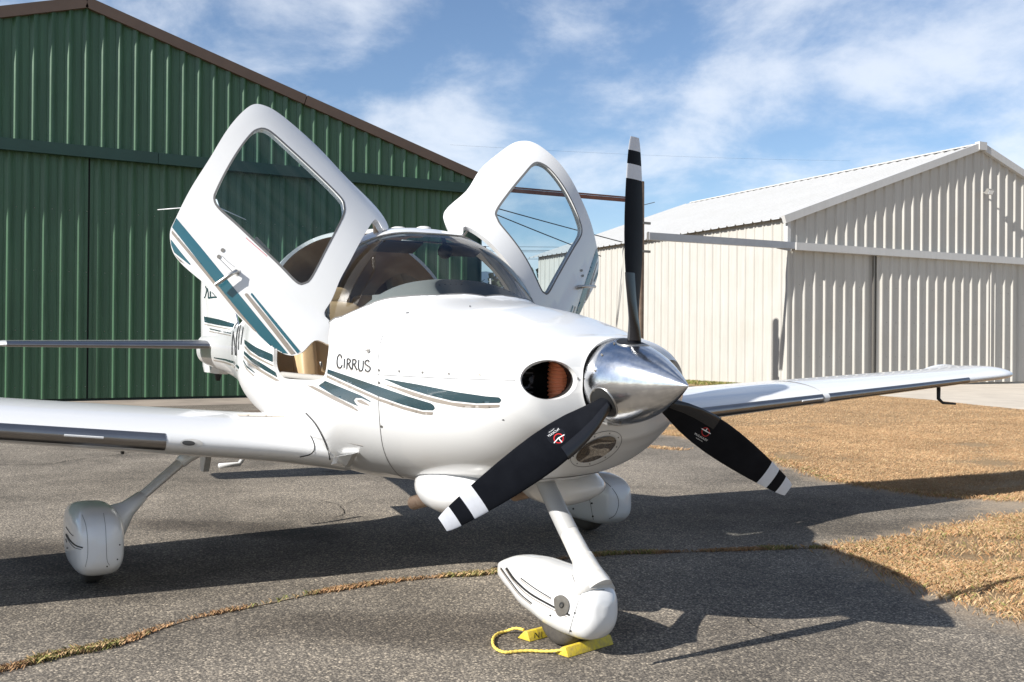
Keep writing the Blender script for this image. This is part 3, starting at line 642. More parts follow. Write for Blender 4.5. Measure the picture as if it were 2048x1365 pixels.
# flood lamp on the gable
fl = OW+e1*9.38+nf*.30+Z*7.12
lamp = empty('flood_lamp', tuple(fl), 'small grey flood lamp on the white hangar gable', 'lamp')
def orient(V, c): return c+V[:, :1]*e1+V[:, 1:2]*nf+V[:, 2:]*Z
V, F = box((0, 0, 0), (.15, .06, .10)); V = V@np.array([[1, 0, 0], [0, .87, -.5], [0, .5, .87]]); mk('case', orient(V, fl), F, 'lamp_case', lamp, False)
V, F = box((0, .066, 0), (.125, .006, .078)); V = V@np.array([[1, 0, 0], [0, .87, -.5], [0, .5, .87]]); mk('lens', orient(V, fl), F, 'lamp_glass', lamp, False)
bar('arm', fl-nf*.26, fl-nf*.02, .04, .04, 'lamp_case', lamp)
# ---- overhead lines and a far shed
def cable(a, b_, sag, r_, label, group='overhead cables'):
    t_ = np.linspace(0, 1, 24)[:, None]; p = np.asarray(a)*(1-t_)+np.asarray(b_)*t_; p[:, 2] -= (sag*4*t_*(1-t_))[:, 0]
    V, F = tube(p, r_, 5); return tag(mk('overhead_cable', V, F, 'cable', None, True), label, 'cable', group)
_a, _b = at(985, 412, x=-31.), at(1235, 482, x=-31.); cable(_a-(_b-_a)*.9, _b+(_b-_a)*.05, .05, .022, 'upper dark cable seen through the raised far door window')
_a, _b = at(985, 424, x=-31.), at(1180, 504, x=-31.); cable(_a-(_b-_a)*.75, _b+(_b-_a)*.12, .05, .022, 'lower dark cable seen through the raised far door window')
for k, (ya, yb, nm) in enumerate(((492, 494, 'topmost thin far cable beside the windshield'), (500, 499, 'second thin far cable beside the windshield'), (503, 502, 'third thin far cable beside the windshield'), (517, 517, 'lowest thin far cable beside the windshield'))):
    cable(at(880, ya, x=-90.), at(1400, yb, x=-90.), .1, .022, nm)
cable(at(900, 290, x=-60.), at(1700, 322, x=-60.), .2, .0045, 'fine high cable crossing the sky above the hangars')
c_ = at(981, 600, x=-45.); top_z = float(at(981, 560, x=-45.)[2])
sh = empty('white_post', (float(c_[0]), float(c_[1]), 0), 'slim white post far behind the cabin below the hills', 'post')
V, F = tube([(c_[0], c_[1], 0), (c_[0], c_[1], top_z*.5), (c_[0], c_[1], top_z)], [.07, .06, .055], 10); mk('shaft', V, F, 'white_sheet', sh, True, sharp=50)
V, F = tube([(c_[0], c_[1], top_z), (c_[0], c_[1], top_z+.06)], [.08, .07], 10); mk('cap', V, F, 'galv', sh, True, sharp=50)
# ------------------------------------------------------------------ airplane (nose +x, spinner tip at x = 0, ground z = 0)
plane = empty('airplane', (-2.0, 0, 0), 'white single-engine propeller airplane with both gull doors raised and teal stripes', 'airplane')
def pchip(xs, ys):
    xs = np.asarray(xs, float); ys = np.asarray(ys, float); h = np.diff(xs); d = np.diff(ys)/h; m_ = np.zeros(len(xs)); m_[0] = d[0]; m_[-1] = d[-1]
    for i in range(1, len(xs)-1):
        if d[i-1]*d[i] > 0:
            w1 = 2*h[i]+h[i-1]; w2 = h[i]+2*h[i-1]; m_[i] = (w1+w2)/(w1/d[i-1]+w2/d[i])
    def f_(x):
        x = np.clip(np.asarray(x, float), xs[0], xs[-1]); i = np.clip(np.searchsorted(xs, x, side='right')-1, 0, len(xs)-2); t_ = (x-xs[i])/h[i]
        return (2*t_**3-3*t_**2+1)*ys[i]+(t_**3-2*t_**2+t_)*h[i]*m_[i]+(-2*t_**3+3*t_**2)*ys[i+1]+(t_**3-t_**2)*h[i]*m_[i+1]
    return f_
S_ = [.44, .467, .50, .55, .62, .80, 1.1, 1.5, 2.0, 2.6, 3.2, 3.8, 4.4, 5.2, 6.0, 7.0, 7.5]
hw = pchip(S_, [.1815, .285, .3791, .4351, .4763, .5539, .6216, .6775, .7150, .7231, .7087, .6672, .5416, .3865, .2674, .1624, .1101])
zt = pchip(S_, [1.3595, 1.366, 1.370, 1.3745, 1.3865, 1.4268, 1.495, 1.5523, 1.6394, 1.6424, 1.6348, 1.6098, 1.5665, 1.5046, 1.4632, 1.4224, 1.402])
zb = pchip(S_, [.9965, .965, .930, .9002, .8499, .7486, .6762, .6182, .5845, .5446, .6178, .7197, .8332, .9332, 1.0089, 1.0722, 1.1137])
zc = pchip(S_, [1.178, 1.17, 1.16, 1.15, 1.14, 1.13, 1.13, 1.14, 1.15, 1.16, 1.18, 1.2, 1.22, 1.24, 1.25, 1.26, 1.26])
SC = [1.3, 1.65, 2.0, 2.3, 2.6, 2.9, 3.3, 3.8, 4.4, 5.2, 6.0, 7.0, 7.5]
ct = pchip(SC, [1.3061, 1.6216, 1.8917, 1.988, 2.0168, 2.0419, 2.0674, 1.9486, 1.7572, 1.5708, 1.4671, 1.425, 1.404])
cw_ = pchip(SC, [.3217, .4443, .6158, .6821, .7048, .7081, .7128, .6396, .5252, .3766, .2613, .1582, .1069])
NU = 2.3
def rad_(s, th):
    c = np.abs(np.cos(th))+1e-9; sn = np.sin(th); up = sn >= 0; sn = np.abs(sn)+1e-9; z_ = zc(s); a = hw(s)
    ru = ((c/a)**NU+(sn/(zt(s)-z_))**NU)**(-1/NU); rl = ((c/a)**NU+(sn/(z_-zb(s)))**NU)**(-1/NU)
    rc = ((c/cw_(s))**NU+(sn/np.maximum(ct(s)-z_, .05))**NU)**(-1/NU); rc = np.where(s < 1.3, 0, rc)
    return np.where(up, np.maximum(ru, rc), rl), ru, rc
def surf(s, th):
    r_, _, _ = rad_(s, th); return np.stack([-s+0*th, r_*np.cos(th), zc(s)+r_*np.sin(th)], -1)
def snorm(s, th, e=2e-3):
    a = surf(s+e, th)-surf(s-e, th); b_ = surf(s, th+e)-surf(s, th-e); n = np.cross(b_, a); n /= np.linalg.norm(n, axis=-1)[..., None]+1e-12
    c = surf(s, th); c[..., 1] *= 1; out = np.stack([0*s, np.cos(th), np.sin(th)], -1); return n*np.sign((n*out).sum(-1))[..., None]
def hit(px, py, C0=None, D=None, n=600):
    """first meeting of a ray with the closed body: returns (s, theta)"""
    px = np.atleast_1d(np.asarray(px, float)); d = ray(px, np.atleast_1d(np.asarray(py, float))) if D is None else D; c0 = CAM if C0 is None else C0
    ts = np.linspace(2, 12, n)
    def Fn(t_):
        P = c0+d*t_[..., None]; s = -P[..., 0]; dy = P[..., 1]; dz = P[..., 2]-zc(s); r_, _, _ = rad_(s, np.arctan2(dz, dy)); return np.where((s < .44) | (s > 7.5), 1.0, np.hypot(dy, dz)-r_)
    Vv = np.stack([Fn(np.full(len(d), t_)) for t_ in ts], 1); i = np.argmax(Vv < 0, 1); a = ts[np.maximum(i-1, 0)]; c = ts[i]
    for _ in range(25):
        m_ = (a+c)/2; v_ = Fn(m_); a = np.where(v_ > 0, m_, a); c = np.where(v_ > 0, c, m_)
    P = c0+d*c[:, None]; s = -P[:, 0]; th = np.arctan2(P[:, 2]-zc(s), P[:, 1]); return s, np.where(th < -np.pi/2, th+2*np.pi, th)
KT = .6                                            # theta -> metres in the parameter plane
def par(s, th): return np.stack([s, th*KT], 1)
def sth(s, z, side=-1):                            # station and height -> parameter point on that side
    th = np.linspace(np.pi/2, 1.5*np.pi, 3000); P = surf(np.full(3000, s), th); i = np.argmin(abs(P[:, 2]-z)+(P[:, 1] > 0)*9); return (s, th[i]*KT)
def mirr(p): q = np.array(p, float); q[:, 1] = np.pi*KT-q[:, 1]; return q[::-1]
# door outline traced in the photograph on the raised door, turned back about the hinge line onto the closed body
rad = math.radians
def rotm(a, t_):
    a = a/np.linalg.norm(a); K = np.array([[0, -a[2], a[1]], [a[2], 0, -a[0]], [-a[1], a[0], 0]]); return np.eye(3)+math.sin(t_)*K+(1-math.cos(t_))*K@K
HA = np.array([-2.163, -.678, 1.350]); HD = np.array([-2.390, -.275, 1.953]); HO = np.array([.025, .055, .027])
RS = rotm(HD-HA, rad(73.0)); MY = np.array([1, -1, 1]); RP = rotm((HD-HA)*MY, rad(-71.5))
def back_map(px):
    px = np.asarray(px, float); return par(*hit(px[:, 0], px[:, 1], C0=HA+RS.T@(CAM-HO-HA), D=ray(px[:, 0], px[:, 1])@RS))
door_px = [(776.7, 453), (751, 413), (695.6, 358), (644, 302.6), (592.7, 255), (553, 223.5), (529.4, 211.6), (509.7, 208.5), (490, 219.6), (458, 255), (418.7, 318.5), (379, 381.7), (351.4, 437), (340.7, 461), (340.7, 484.6), (347.5, 508), (367, 532), (406.8, 565.7), (438.4, 591), (497.8, 654.7), (537.3, 690), (573, 710), (600.6, 708), (628, 682), (645, 684), (658, 690), (670, 680.4), (670, 660.6), (658, 641), (648, 627), (664, 599), (680, 560), (699.5, 524), (727, 473), (751, 439), (767, 459)]
win_px = [(515.6, 259), (537, 261), (577, 295), (628, 342), (680, 393.6), (688.4, 413), (686, 433), (656, 492.5), (624, 554), (608.5, 567), (593, 564), (553, 524), (478, 453), (438.4, 417), (428.6, 397.6), (434.5, 378), (466, 318.5), (498, 273)]
door_pl = crom(back_map(door_px), 4, True); win_pl = crom(back_map(win_px), 5, True)
door_pl = resample(door_pl, .016); win_pl = resample(win_pl, .016)
dm = back_map(door_px)
low = [sth(1.985, 1.30), sth(1.968, 1.243), sth(1.972, 1.185), sth(2.02, 1.148), sth(2.15, 1.134), sth(2.36, 1.128), sth(2.62, 1.125), sth(2.73, 1.133), sth(2.80, 1.158), sth(2.85, 1.20), sth(2.90, 1.30), sth(3.06, 1.46)]
upper = [tuple(dm[k]) for k in (10, 9, 8, 7, 6, 5, 4, 3, 2)]+[tuple(dm[k]) for k in (1, 33, 32, 31, 30)]
hole_pl = resample(crom(np.array(low+upper+[sth(2.16, 1.44), sth(2.05, 1.36)]), 4, True), .018)
# windshield: lower edge traced, rear edge runs ahead of the door
base_px = [(669, 637), (685, 633), (714.5, 620), (744, 607), (773, 598), (826, 592), (890, 590)]
bs = par(*hit(*np.array(base_px).T))
bs = np.vstack([bs, [(1.592, np.pi/2*KT)]])
rear = np.array([(2.125, np.pi/2*KT), (2.14, rad(97)*KT), (2.225, rad(106)*KT), (2.315, rad(116)*KT), (2.352, rad(124.5)*KT), (2.325, rad(133)*KT), (2.275, rad(143)*KT), (2.225, rad(151)*KT), (2.165, rad(156)*KT)])
half = np.vstack([crom(rear, 4), crom(bs, 4)])
ws = np.vstack([half, mirr(half)[1:-1]]); ws = resample(ws, .02)
rw = np.array([sth(3.50, 1.52), sth(3.49, 1.70), sth(3.62, 1.84), sth(3.95, 1.76), sth(4.3, 1.60), sth(4.33, 1.53), sth(4.15, 1.48), sth(3.75, 1.46)])
rw = resample(crom(rw, 6, True), .02)
inl_px = [(1098+56.5*math.cos(a)*(1 if math.cos(a) > 0 else 1.02)-2*math.sin(a), 760.5+40*math.sin(a)+3*math.cos(a)) for a in np.linspace(0, 2*np.pi, 40, endpoint=False)]
inl = par(*hit(*np.array(inl_px).T)); inl = resample(inl, .012)
polys = [ws, hole_pl, mirr(hole_pl), rw, mirr(rw), inl, mirr(inl)]
sg = np.concatenate([np.array([.44, .445, .452, .46, .47, .48, .49, .50, .515, .53, .55, .57, .595, .62]), np.arange(.65, 4.6, .032), np.arange(4.62, 7.5, .06), [7.5]])
tg = np.radians(np.linspace(-90, 270, 121))
gr = np.stack(np.meshgrid(sg, tg*KT, indexing='ij'), -1).reshape(-1, 2)
v, f = cdt(gr, polys, .010)
s_, th_ = v[:, 0], v[:, 1]/KT; P = surf(s_, th_); Nn = snorm(s_, th_)
cen = v[f].mean(1)
isw = inside(ws, cen); ish = inside(hole_pl, cen) | inside(mirr(hole_pl), cen); isr = inside(rw, cen) | inside(mirr(rw), cen); isi = inside(inl, cen) | inside(mirr(inl), cen)
def weld(P, F, Nv):
    key = {}; mp_ = np.zeros(len(P), int); keep = []
    for i, p in enumerate(np.round(P, 5)):
        k = tuple(p)
        if k not in key: key[k] = len(keep); keep.append(i)
        mp_[i] = key[k]
    F = mp_[F]; F = F[(F[:, 0] != F[:, 1]) & (F[:, 1] != F[:, 2]) & (F[:, 0] != F[:, 2])]
    return P[keep], F, Nv[keep]
def face_out(P, F, Nv):
    n = np.cross(P[F[:, 1]]-P[F[:, 0]], P[F[:, 2]]-P[F[:, 0]]); fl_ = (n*Nv[F].mean(1)).sum(1) < 0; F = F.copy(); F[fl_] = F[fl_][:, ::-1]; return F
def compact(P, F, Nv):
    u = np.unique(F); ix = -np.ones(len(P), int); ix[u] = np.arange(len(u)); return P[u], ix[F], Nv[u]
def shell(P, F, Nv, th):
    """outer skin + inner skin + rim; material 0 outside, 1 inside, 2 rim"""
    n = len(P); Q = P-Nv*th; fa = F; fb = F[:, ::-1]+n
    ed = {}
    for q in F:
        for i in range(3):
            a, b_ = q[i], q[(i+1) % 3]; ed[(a, b_)] = 1
    rim = [(a, b_) for (a, b_) in ed if (b_, a) not in ed]
    V = [P, Q]; Nl = [Nv, -Nv]; R = []; k = 2*n; RV = []; RN = []
    for a, b_ in rim:
        nn_ = np.cross(P[b_]-P[a], -Nv[a]); nn_ /= np.linalg.norm(nn_)+1e-12; nn_ = -nn_
        RV += [P[a], P[b_], Q[b_], Q[a]]; RN += [nn_]*4; R.append((k, k+3, k+2, k+1)); k += 4
    V = np.concatenate(V+([np.array(RV)] if RV else [])); Nl = np.concatenate(Nl+([np.array(RN)] if RN else []))
    faces = [tuple(q) for q in fa]+[tuple(q) for q in fb]+R; fm = [0]*len(fa)+[1]*len(fb)+[2]*len(R)
    return V, faces, Nl, fm
body = f[~(isw | ish | isr | isi)]
Pb, Fb, Nb = weld(P, body, Nn); Fb = face_out(Pb, Fb, Nb); Pb, Fb, Nb = compact(Pb, Fb, Nb)
V, FF, NL, fm = shell(Pb, Fb, Nb, .022)
fus = mk('fuselage', V, FF, None, plane, True, normals=NL, mats=['white_paint', 'lining', 'white_paint'], fm=fm)
BV_F = BVHTree.FromPolygons([tuple(p) for p in Pb], [tuple(q) for q in Fb])
for nme, sel, mt in (('windshield', isw, 'windshield_glass'),):
    Pg, Fg, Ng = weld(P, f[sel], Nn); Fg = face_out(Pg, Fg, Ng); Pg, Fg, Ng = compact(Pg, Fg, Ng); wsh = mk(nme, Pg-Ng*.004, Fg, mt, plane, True, normals=Ng)
for sgn in (1, -1):
    sel = isr & (np.sign(P[f].mean(1)[:, 1]) == sgn)
    Pg, Fg, Ng = weld(P, f[sel], Nn); Fg = face_out(Pg, Fg, Ng); Pg, Fg, Ng = compact(Pg, Fg, Ng); mk('rear_window', Pg-Ng*.004, Fg, 'window_glass', plane, True, normals=Ng)
# windshield seal: thin dark line round the glass
def seal(poly, name, w, m_, parent, off=.001, R=None):
    p = np.asarray(poly); t_ = np.roll(p, -1, 0)-np.roll(p, 1, 0); t_ /= np.linalg.norm(t_, axis=1)[:, None]; n_ = np.stack([-t_[:, 1], t_[:, 0]], 1)
    a = p+n_*w/2; b_ = p-n_*w/2; A = surf(a[:, 0], a[:, 1]/KT)+snorm(a[:, 0], a[:, 1]/KT)*off; B = surf(b_[:, 0], b_[:, 1]/KT)+snorm(b_[:, 0], b_[:, 1]/KT)*off; k = len(p)
    V = np.concatenate([A, B]); F = [(i, (i+1) % k, k+(i+1) % k, k+i) for i in range(k)]
    if R is not None: V = R(V)
    return mk(name, V, F, m_, parent, True)
seal(ws, 'windshield_seal', .008, 'grey_line', fus)
for sgn in (-1, 1):
    hs_ = hole_pl if sgn < 0 else hole_pl
    tt_ = np.radians(np.linspace(100, 152, 22)); sa = np.interp(tt_, rear[:, 1]/KT, rear[:, 0]); sf = []
    for q_ in tt_:
        c_ = hole_pl[np.abs(hole_pl[:, 1]/KT-q_) < rad(2.5)]; sf.append(c_[:, 0].min() if len(c_) else 2.45)
    A = surf(sa, tt_)-snorm(sa, tt_)*.026; B = surf(np.array(sf), tt_)-snorm(np.array(sf), tt_)*.026; V = np.vstack([A, B])*np.array([1, 1 if sgn < 0 else -1, 1]); V = np.vstack([V, V-np.array([0, 0, .004])]); k = 22
    mk('pillar_trim', V, [(i, i+1, k+i+1, k+i) for i in range(k-1)], 'pillar_cream', fus, True)
# closing discs at nose and tail, floor and bulkhead inside
ring = surf(np.full(60, .4401), np.linspace(0, 2*np.pi, 60, endpoint=False))
mk('nose_bulkhead', np.vstack([ring*np.array([1, 1, 1])-np.array([.006, 0, 0]), [(-.446, 0, 1.178)]]), [(i, (i+1) % 60, 60) for i in range(60)], 'duct_black', fus, False)
ring = surf(np.full(40, 7.5), np.linspace(0, 2*np.pi, 40, endpoint=False)); tip_ = np.array([(-7.62, 0, 1.27)])
mk('tail_cone', np.vstack([ring, (ring-np.array([-7.5, 0, 1.26]))*np.array([1, .6, .6])+np.array([-7.58, 0, 1.26]), tip_]), [(i, (i+1) % 40, 40+(i+1) % 40, 40+i) for i in range(40)]+[(40+i, 40+(i+1) % 40, 80) for i in range(40)], 'white_paint', fus, True)
# firewall, cabin floor, rear bulkhead
def section_disc(name, s, z_lo, m_, sh=.03):
    th = np.linspace(0, 2*np.pi, 64, endpoint=False); q = surf(np.full(64, s), th); c = np.array([-s, 0, zc(np.array(s))]); q = c+(q-c)*(1-sh); q[:, 2] = np.maximum(q[:, 2], z_lo)
    return mk(name, np.vstack([q, [c]]), [(i, (i+1) % 64, 64) for i in range(64)], m_, fus, False)
section_disc('firewall', 1.32, 0, 'cockpit_dark', .09); section_disc('rear_bulkhead', 4.6, 0, 'lining', .06)
fx = np.linspace(1.75, 4.55, 24); fl_ = [(-x, sgn*float(hw(x))*.86, .82) for x in fx for sgn in (-1, 1)]
mk('cabin_floor', fl_, [(2*i, 2*i+1, 2*i+3, 2*i+2) for i in range(23)], 'carpet', fus, False)
# engine inlets: rolled-in duct, engine bits and the orange hose
for sgn in (-1, 1):
    pl_ = inl if sgn < 0 else mirr(inl); A = surf(pl_[:, 0], pl_[:, 1]/KT); nA = snorm(pl_[:, 0], pl_[:, 1]/KT); c = A.mean(0); k = len(A); rings = [A-nA*.0005]
    for d_, sc_ in ((.010, .99), (.025, .97), (.08, 1.02), (.32, 1.45)):
        q = c+(A-c)*sc_; q = q+np.array([-d_, -sgn*d_*.15 if d_ > .05 else 0, 0]); rings.append(q)
    V, F = loft(rings, (False, False)); F = F+[tuple(range(4*k, 5*k))]
    mk('air_inlet', V, F, None, fus, True, mats=['white_paint', 'duct_black'], fm=[0]*(2*k)+[1]*(len(F)-2*k))
    hx = []; cy_ = c[1]+sgn*-.112
    for i in range(85):
        z_ = 1.04+i*.0033; hx.append((-.585-.02*math.sin(i*.04), cy_+.0, z_))
    V, F = tube(hx,   .046+.0040*np.cos(np.arange(85)*2*np.pi/5.0), 22); mk('air_hose', V, F, 'hose_orange', fus, True)
    parts = [tube([(-.62, c[1]+sgn*.14, 1.02), (-.63, c[1]+sgn*.13, 1.14), (-.62, c[1]+sgn*.03, 1.15), (-.63, c[1]+sgn*.0, 1.20)], .010, 8)] 
    for i in range(9): parts.append(box((-.70, c[1]+sgn*.07, 1.09+i*.02), (.05, .085, .003)))
    parts.append(tube([(-.655, c[1]+sgn*.03, 1.175), (-.60, c[1]+sgn*.025, 1.185)], .012, 10)); V, F = join(parts); mk('engine_cylinder', V, F, 'engine_part', fus, True, sharp=40)
# ---- surface lines, screws, stripes and lettering on the right side (traced onto the body)
ribbons('panel_seam', [([(767, 668), (760, 690), (756.5, 720), (756, 760), (757.5, 810), (760, 850), (765, 890), (776, 922), (795, 948), (810, 958)], 1.3)], BV_F, 'grey_line', fus, .0008)
ribbons('panel_seam', [([(757, 750), (820, 753.5), (900, 757.5), (980, 760), (1042, 762)], 1.5)], BV_F, 'grey_line', fus, .0008)
ribbons('panel_seam', [([(1153, 763), (1178, 763)], 1.3)], BV_F, 'grey_line', fus, .0008)
scr = [(758.5, 741), (799, 743), (845.5, 745.5), (898, 748), (959.5, 750), (759, 766), (763.5, 853), (1155, 757.5), (1167, 758)]
def dots(name, px, r_, bv, m_, parent, off=.002, ry=None):
    V = []; F = []
    for (x, y) in px:
        th = np.linspace(0, 2*np.pi, 10, endpoint=False); a = x+r_*np.cos(th); b_ = y+(ry or r_)*np.sin(th); Q, ok = cast(bv, a, b_, off)
        if ok.all(): F.append(tuple(range(len(V), len(V)+10))[::-1]); V += list(Q)
    return mk(name, V, F, m_, parent, False) if F else None
for s__ in scr: dots('screw', [s__], 2.1, BV_F, 'dull_steel', fus, .003, 2.6)
dots('screw', [(940, 613.5)], 1.6, BV_F, 'grey_line', fus, .002); ribbons('vent_mark', [([(812, 627), (818, 626)], 2.2)], BV_F, 'grey_line', fus, .002)
dots('lock', [(737, 703)], 3.0, BV_F, 'dull_steel', fus, .004, 4.2); ribbons('lock_mark', [([(730, 701), (736, 702.5)], 1.6), ([(737, 697), (740.5, 700), (740, 706), (736, 707)], 1.2)], BV_F, 'grey_line', fus, .003)
def st(kind, pts, parent=None, bv=None, off=.0016):
    m_ = {'T': 'teal_shaded', 'G': 'greige', 'D': 'teal'}[kind]
    o = decal('stripe', pts, bv or BV_F, m_, parent or fus, off, 5, 0)
    if o is not None and (parent is None) and MIRROR_OK: mirror_part(o, fus, 'stripe')
    return o
MIRROR_OK = True
st('T', [(655.6, 738.6), (698.6, 753), (757, 773), (816, 793), (862.7, 807), (868.5, 812), (870, 816.8), (866.6, 821), (845, 820.7), (806, 810), (757, 793), (698.6, 767), (654.6, 747.4)])
st('G', [(654.6, 750.4), (698.6, 770.5), (757, 796), (806, 813), (845, 823.4), (866.6, 824.6), (864.6, 830.4), (845, 829), (806, 819), (757, 802), (698.6, 776.7), (652.7, 755)])
st('T', [(765, 757), (835, 769), (913.4, 784.5), (972, 793), (998.4, 795), (1003, 800), (999.4, 806), (952.5, 807), (903.7, 802), (854.8, 790), (806, 774.8), (776.7, 762)])
st('G', [(761, 766.6), (806, 777.7), (854.8, 793), (903.7, 805), (952.5, 810), (999.4, 809.5), (999, 814.8), (972, 816.8), (923, 814.8), (874.4, 806), (825.5, 792), (776.7, 772.8)])
st('T', [(650.8, 762), (675, 772), (698.6, 781.6), (722, 791), (742.5, 803), (740.6, 804.5), (724, 797), (712, 796), (708, 801), (714, 810), (720.5, 814.4), (704.5, 808), (669, 792), (637, 772)])
st('G', [(613.4, 770.5), (626.6, 772.5), (667.6, 791.6), (705.7, 812), (718, 822.4), (714.5, 822.4), (667.6, 800.4), (626.6, 778.4)])
st('G', [(715, 800), (722, 799), (738, 809), (739.6, 812.5), (724, 808), (714.6, 804)])
st('T', [(489, 679.6), (513.6, 695.4), (546, 709.5), (546, 725), (517, 713), (499.6, 700.7), (489, 688)])
st('G', [(489, 691.5), (503, 706), (529.5, 721.8), (547, 730.6), (547, 734), (520.7, 721.8), (499.6, 709.5), (489, 696)])
st('T', [(488, 702), (503, 714.7), (529.5, 730.6), (551.4, 744.6), (555.8, 756), (529.5, 741), (503, 723.5), (488, 709)])
st('G', [(487.5, 711), (503, 727), (529.5, 743.7), (561, 762), (550.5, 762), (520.7, 744.6), (499.6, 728.8), (487.5, 716)])
st('T', [(487, 720), (494, 732), (510, 744.6), (509.8, 747), (494, 735.8), (487, 724)])
st('G', [(487, 726), (494, 737.6), (509, 751.7), (508, 754), (492.5, 739)])
MIRROR_OK = False
# lettering CIRRUS on the cowl side: shadow strokes first, then dark strokes
def lt(ox, oy): return lambda pts: [(640+(x+ox)/5.12, 640+(y+oy)/5.12) for x, y in pts]
letters = [[(226, 392), (218, 366), (203, 356), (186, 376), (177, 425), (182, 470), (200, 492), (218, 485), (230, 462)],
           [(252, 398), (251, 450), (249, 492)],
           [(281, 403), (280, 450), (277, 502)], [(279, 402), (300, 400), (314, 418), (306, 440), (282, 452)], [(296, 450), (308, 478), (326, 508)],
           [(338, 407), (337, 455), (333, 508)], [(336, 406), (358, 405), (372, 424), (364, 446), (340, 458)], [(354, 456), (366, 484), (384, 514)],
           [(400, 410), (398, 450), (398, 490), (408, 518), (424, 522), (438, 508), (444, 470), (445, 416)],
           [(506, 432), (498, 416), (482, 414), (466, 430), (468, 452), (492, 470), (514, 486), (516, 508), (500, 526), (476, 522), (463, 504)]]
ribbons('lettering_shadow', [(lt(-4, 12)(l), 1.7) for l in letters], BV_F, 'greige', fus, .0012, 5)
ribbons('lettering', [(lt(0, 0)(l), 2.3) for l in letters], BV_F, 'black_line', fus, .0022, 5)
# ---- exhaust bulges under the cowl, nose landing light
for sgn in (-1, 1):
    th = np.linspace(0, 2*np.pi, 28, endpoint=False); rings = []
    for k, (s, hy, hz) in enumerate(((.98, .02, .01), (1.03, .070, .045), (1.12, .112, .082), (1.24, .138, .114), (1.38, .142, .128), (1.50, .128, .120), (1.59, .100, .098), (1.645, .062, .062), (1.66, .02, .02))):
        rings.append(np.stack([np.full(28, -s), sgn*.29+hy*np.cos(th), .648+hz*np.sin(th)-.03*(s-1.2)], 1))
    V, F = loft(rings); mk('exhaust_fairing', V, F, 'white_paint', plane, True)
    V, F = tube([(-1.50, sgn*.30, .585), (-1.72, sgn*.30, .530), (-1.79, sgn*.30, .512)], [.036, .036, .036], 18, False); V2, F2 = tube([(-1.79, sgn*.30, .512), (-1.55, sgn*.30, .572)], .031, 18, False)
    V, F = join([(V, F), (V2, F2)]); mk('exhaust_pipe', V, F, 'exhaust_metal', plane, True)
V = []; th = np.linspace(0, 2*np.pi, 48, endpoint=False)
def ell(cx_, cy_, a, b_, ang, n=48):
    t_ = np.linspace(0, 2*np.pi, n, endpoint=False); x = a*np.cos(t_); y = b_*np.sin(t_); c, s = math.cos(ang), math.sin(ang); return np.stack([cx_+x*c-y*s, cy_+x*s+y*c], 1)
mat('lens_mirror_brown', (.10, .075, .05), .06, coat=1.0, var=.5, vscale=20, col2=(.05, .04, .03)); mat('scoop_shade', (.05, .05, .05), .7); mat('cuff_grey', (.34, .34, .335), .4, coat=.3); mat('light_ring', (.55, .52, .48), .4, coat=.3)  # brown of the asphalt mirrored in the lens is put into its colour
ll = decal('light_lens', ell(1192, 898, 44, 18.5, -.48), BV_F, 'lens_mirror_brown', fus, .004, 5)
a_ = ell(1192, 898, 56, 28, -.48, 64); ribbons('light_ring', [(np.vstack([a_, a_[:2]]), 1.0)], BV_F, 'grey_line', fus, .001, 1)
rg = ell(1192, 898, 50, 23.5, -.48, 9)
for p in rg: dots('screw', [tuple(p)], 1.3, BV_F, 'grey_line', fus, .002)
ribbons('lower_seam', [([(1055, 965), (1091, 958), (1140, 954), (1190, 946), (1215, 940)], 1.4)], BV_F, 'grey_line', fus, .001)
# ---- doors
dg = np.stack(np.meshgrid(np.arange(2.0, 3.5, .03), np.arange(85, 200, 3)*np.pi/180*KT, indexing='ij'), -1).reshape(-1, 2)
v, f = cdt(dg, [door_pl, win_pl], .011); c = v[f].mean(1); ins = inside(door_pl, c); inw = inside(win_pl, c)
Pd = surf(v[:, 0], v[:, 1]/KT); Nd = snorm(v[:, 0], v[:, 1]/KT)
def door_tf(sgn):
    if sgn < 0: return (lambda X: HA+(X-HA)@RS.T+HO), (lambda X: X@RS.T)
    return (lambda X: HA*MY+(X*MY-HA*MY)@RP.T+HO*MY), (lambda X: (X*MY)@RP.T)
DOORS = {}
for sgn in (-1, 1):
    tf, tn = door_tf(sgn)
    a, b_, n_ = compact(Pd, face_out(Pd, f[ins & ~inw], Nd), Nd); V, FF, NL, fm = shell(a, b_, n_, .034)
    if sgn > 0: FF = [q[::-1] for q in FF]
    d_ = mk('door', tf(V), FF, None, plane, True, normals=tn(NL), mats=['white_paint', 'trim_beige', 'white_paint'], fm=fm)
    d_['label'] = 'raised cabin door on the camera side' if sgn < 0 else 'raised cabin door on the far side'
    a2, b2, n2 = compact(Pd, face_out(Pd, f[inw], Nd), Nd)
    mk('window_pane', tf(a2-n2*.012), b2 if sgn < 0 else b2[:, ::-1], 'window_glass', d_, True, normals=tn(n2))
    seal(win_pl, 'window_seal', .010, 'grey_line', d_, .0008, tf)
    A = tf(a); DOORS[sgn] = (d_, BVHTree.FromPolygons([tuple(p) for p in A], [tuple(q) for q in b_]))
DS, BD = DOORS[-1]; DP, BP = DOORS[1]
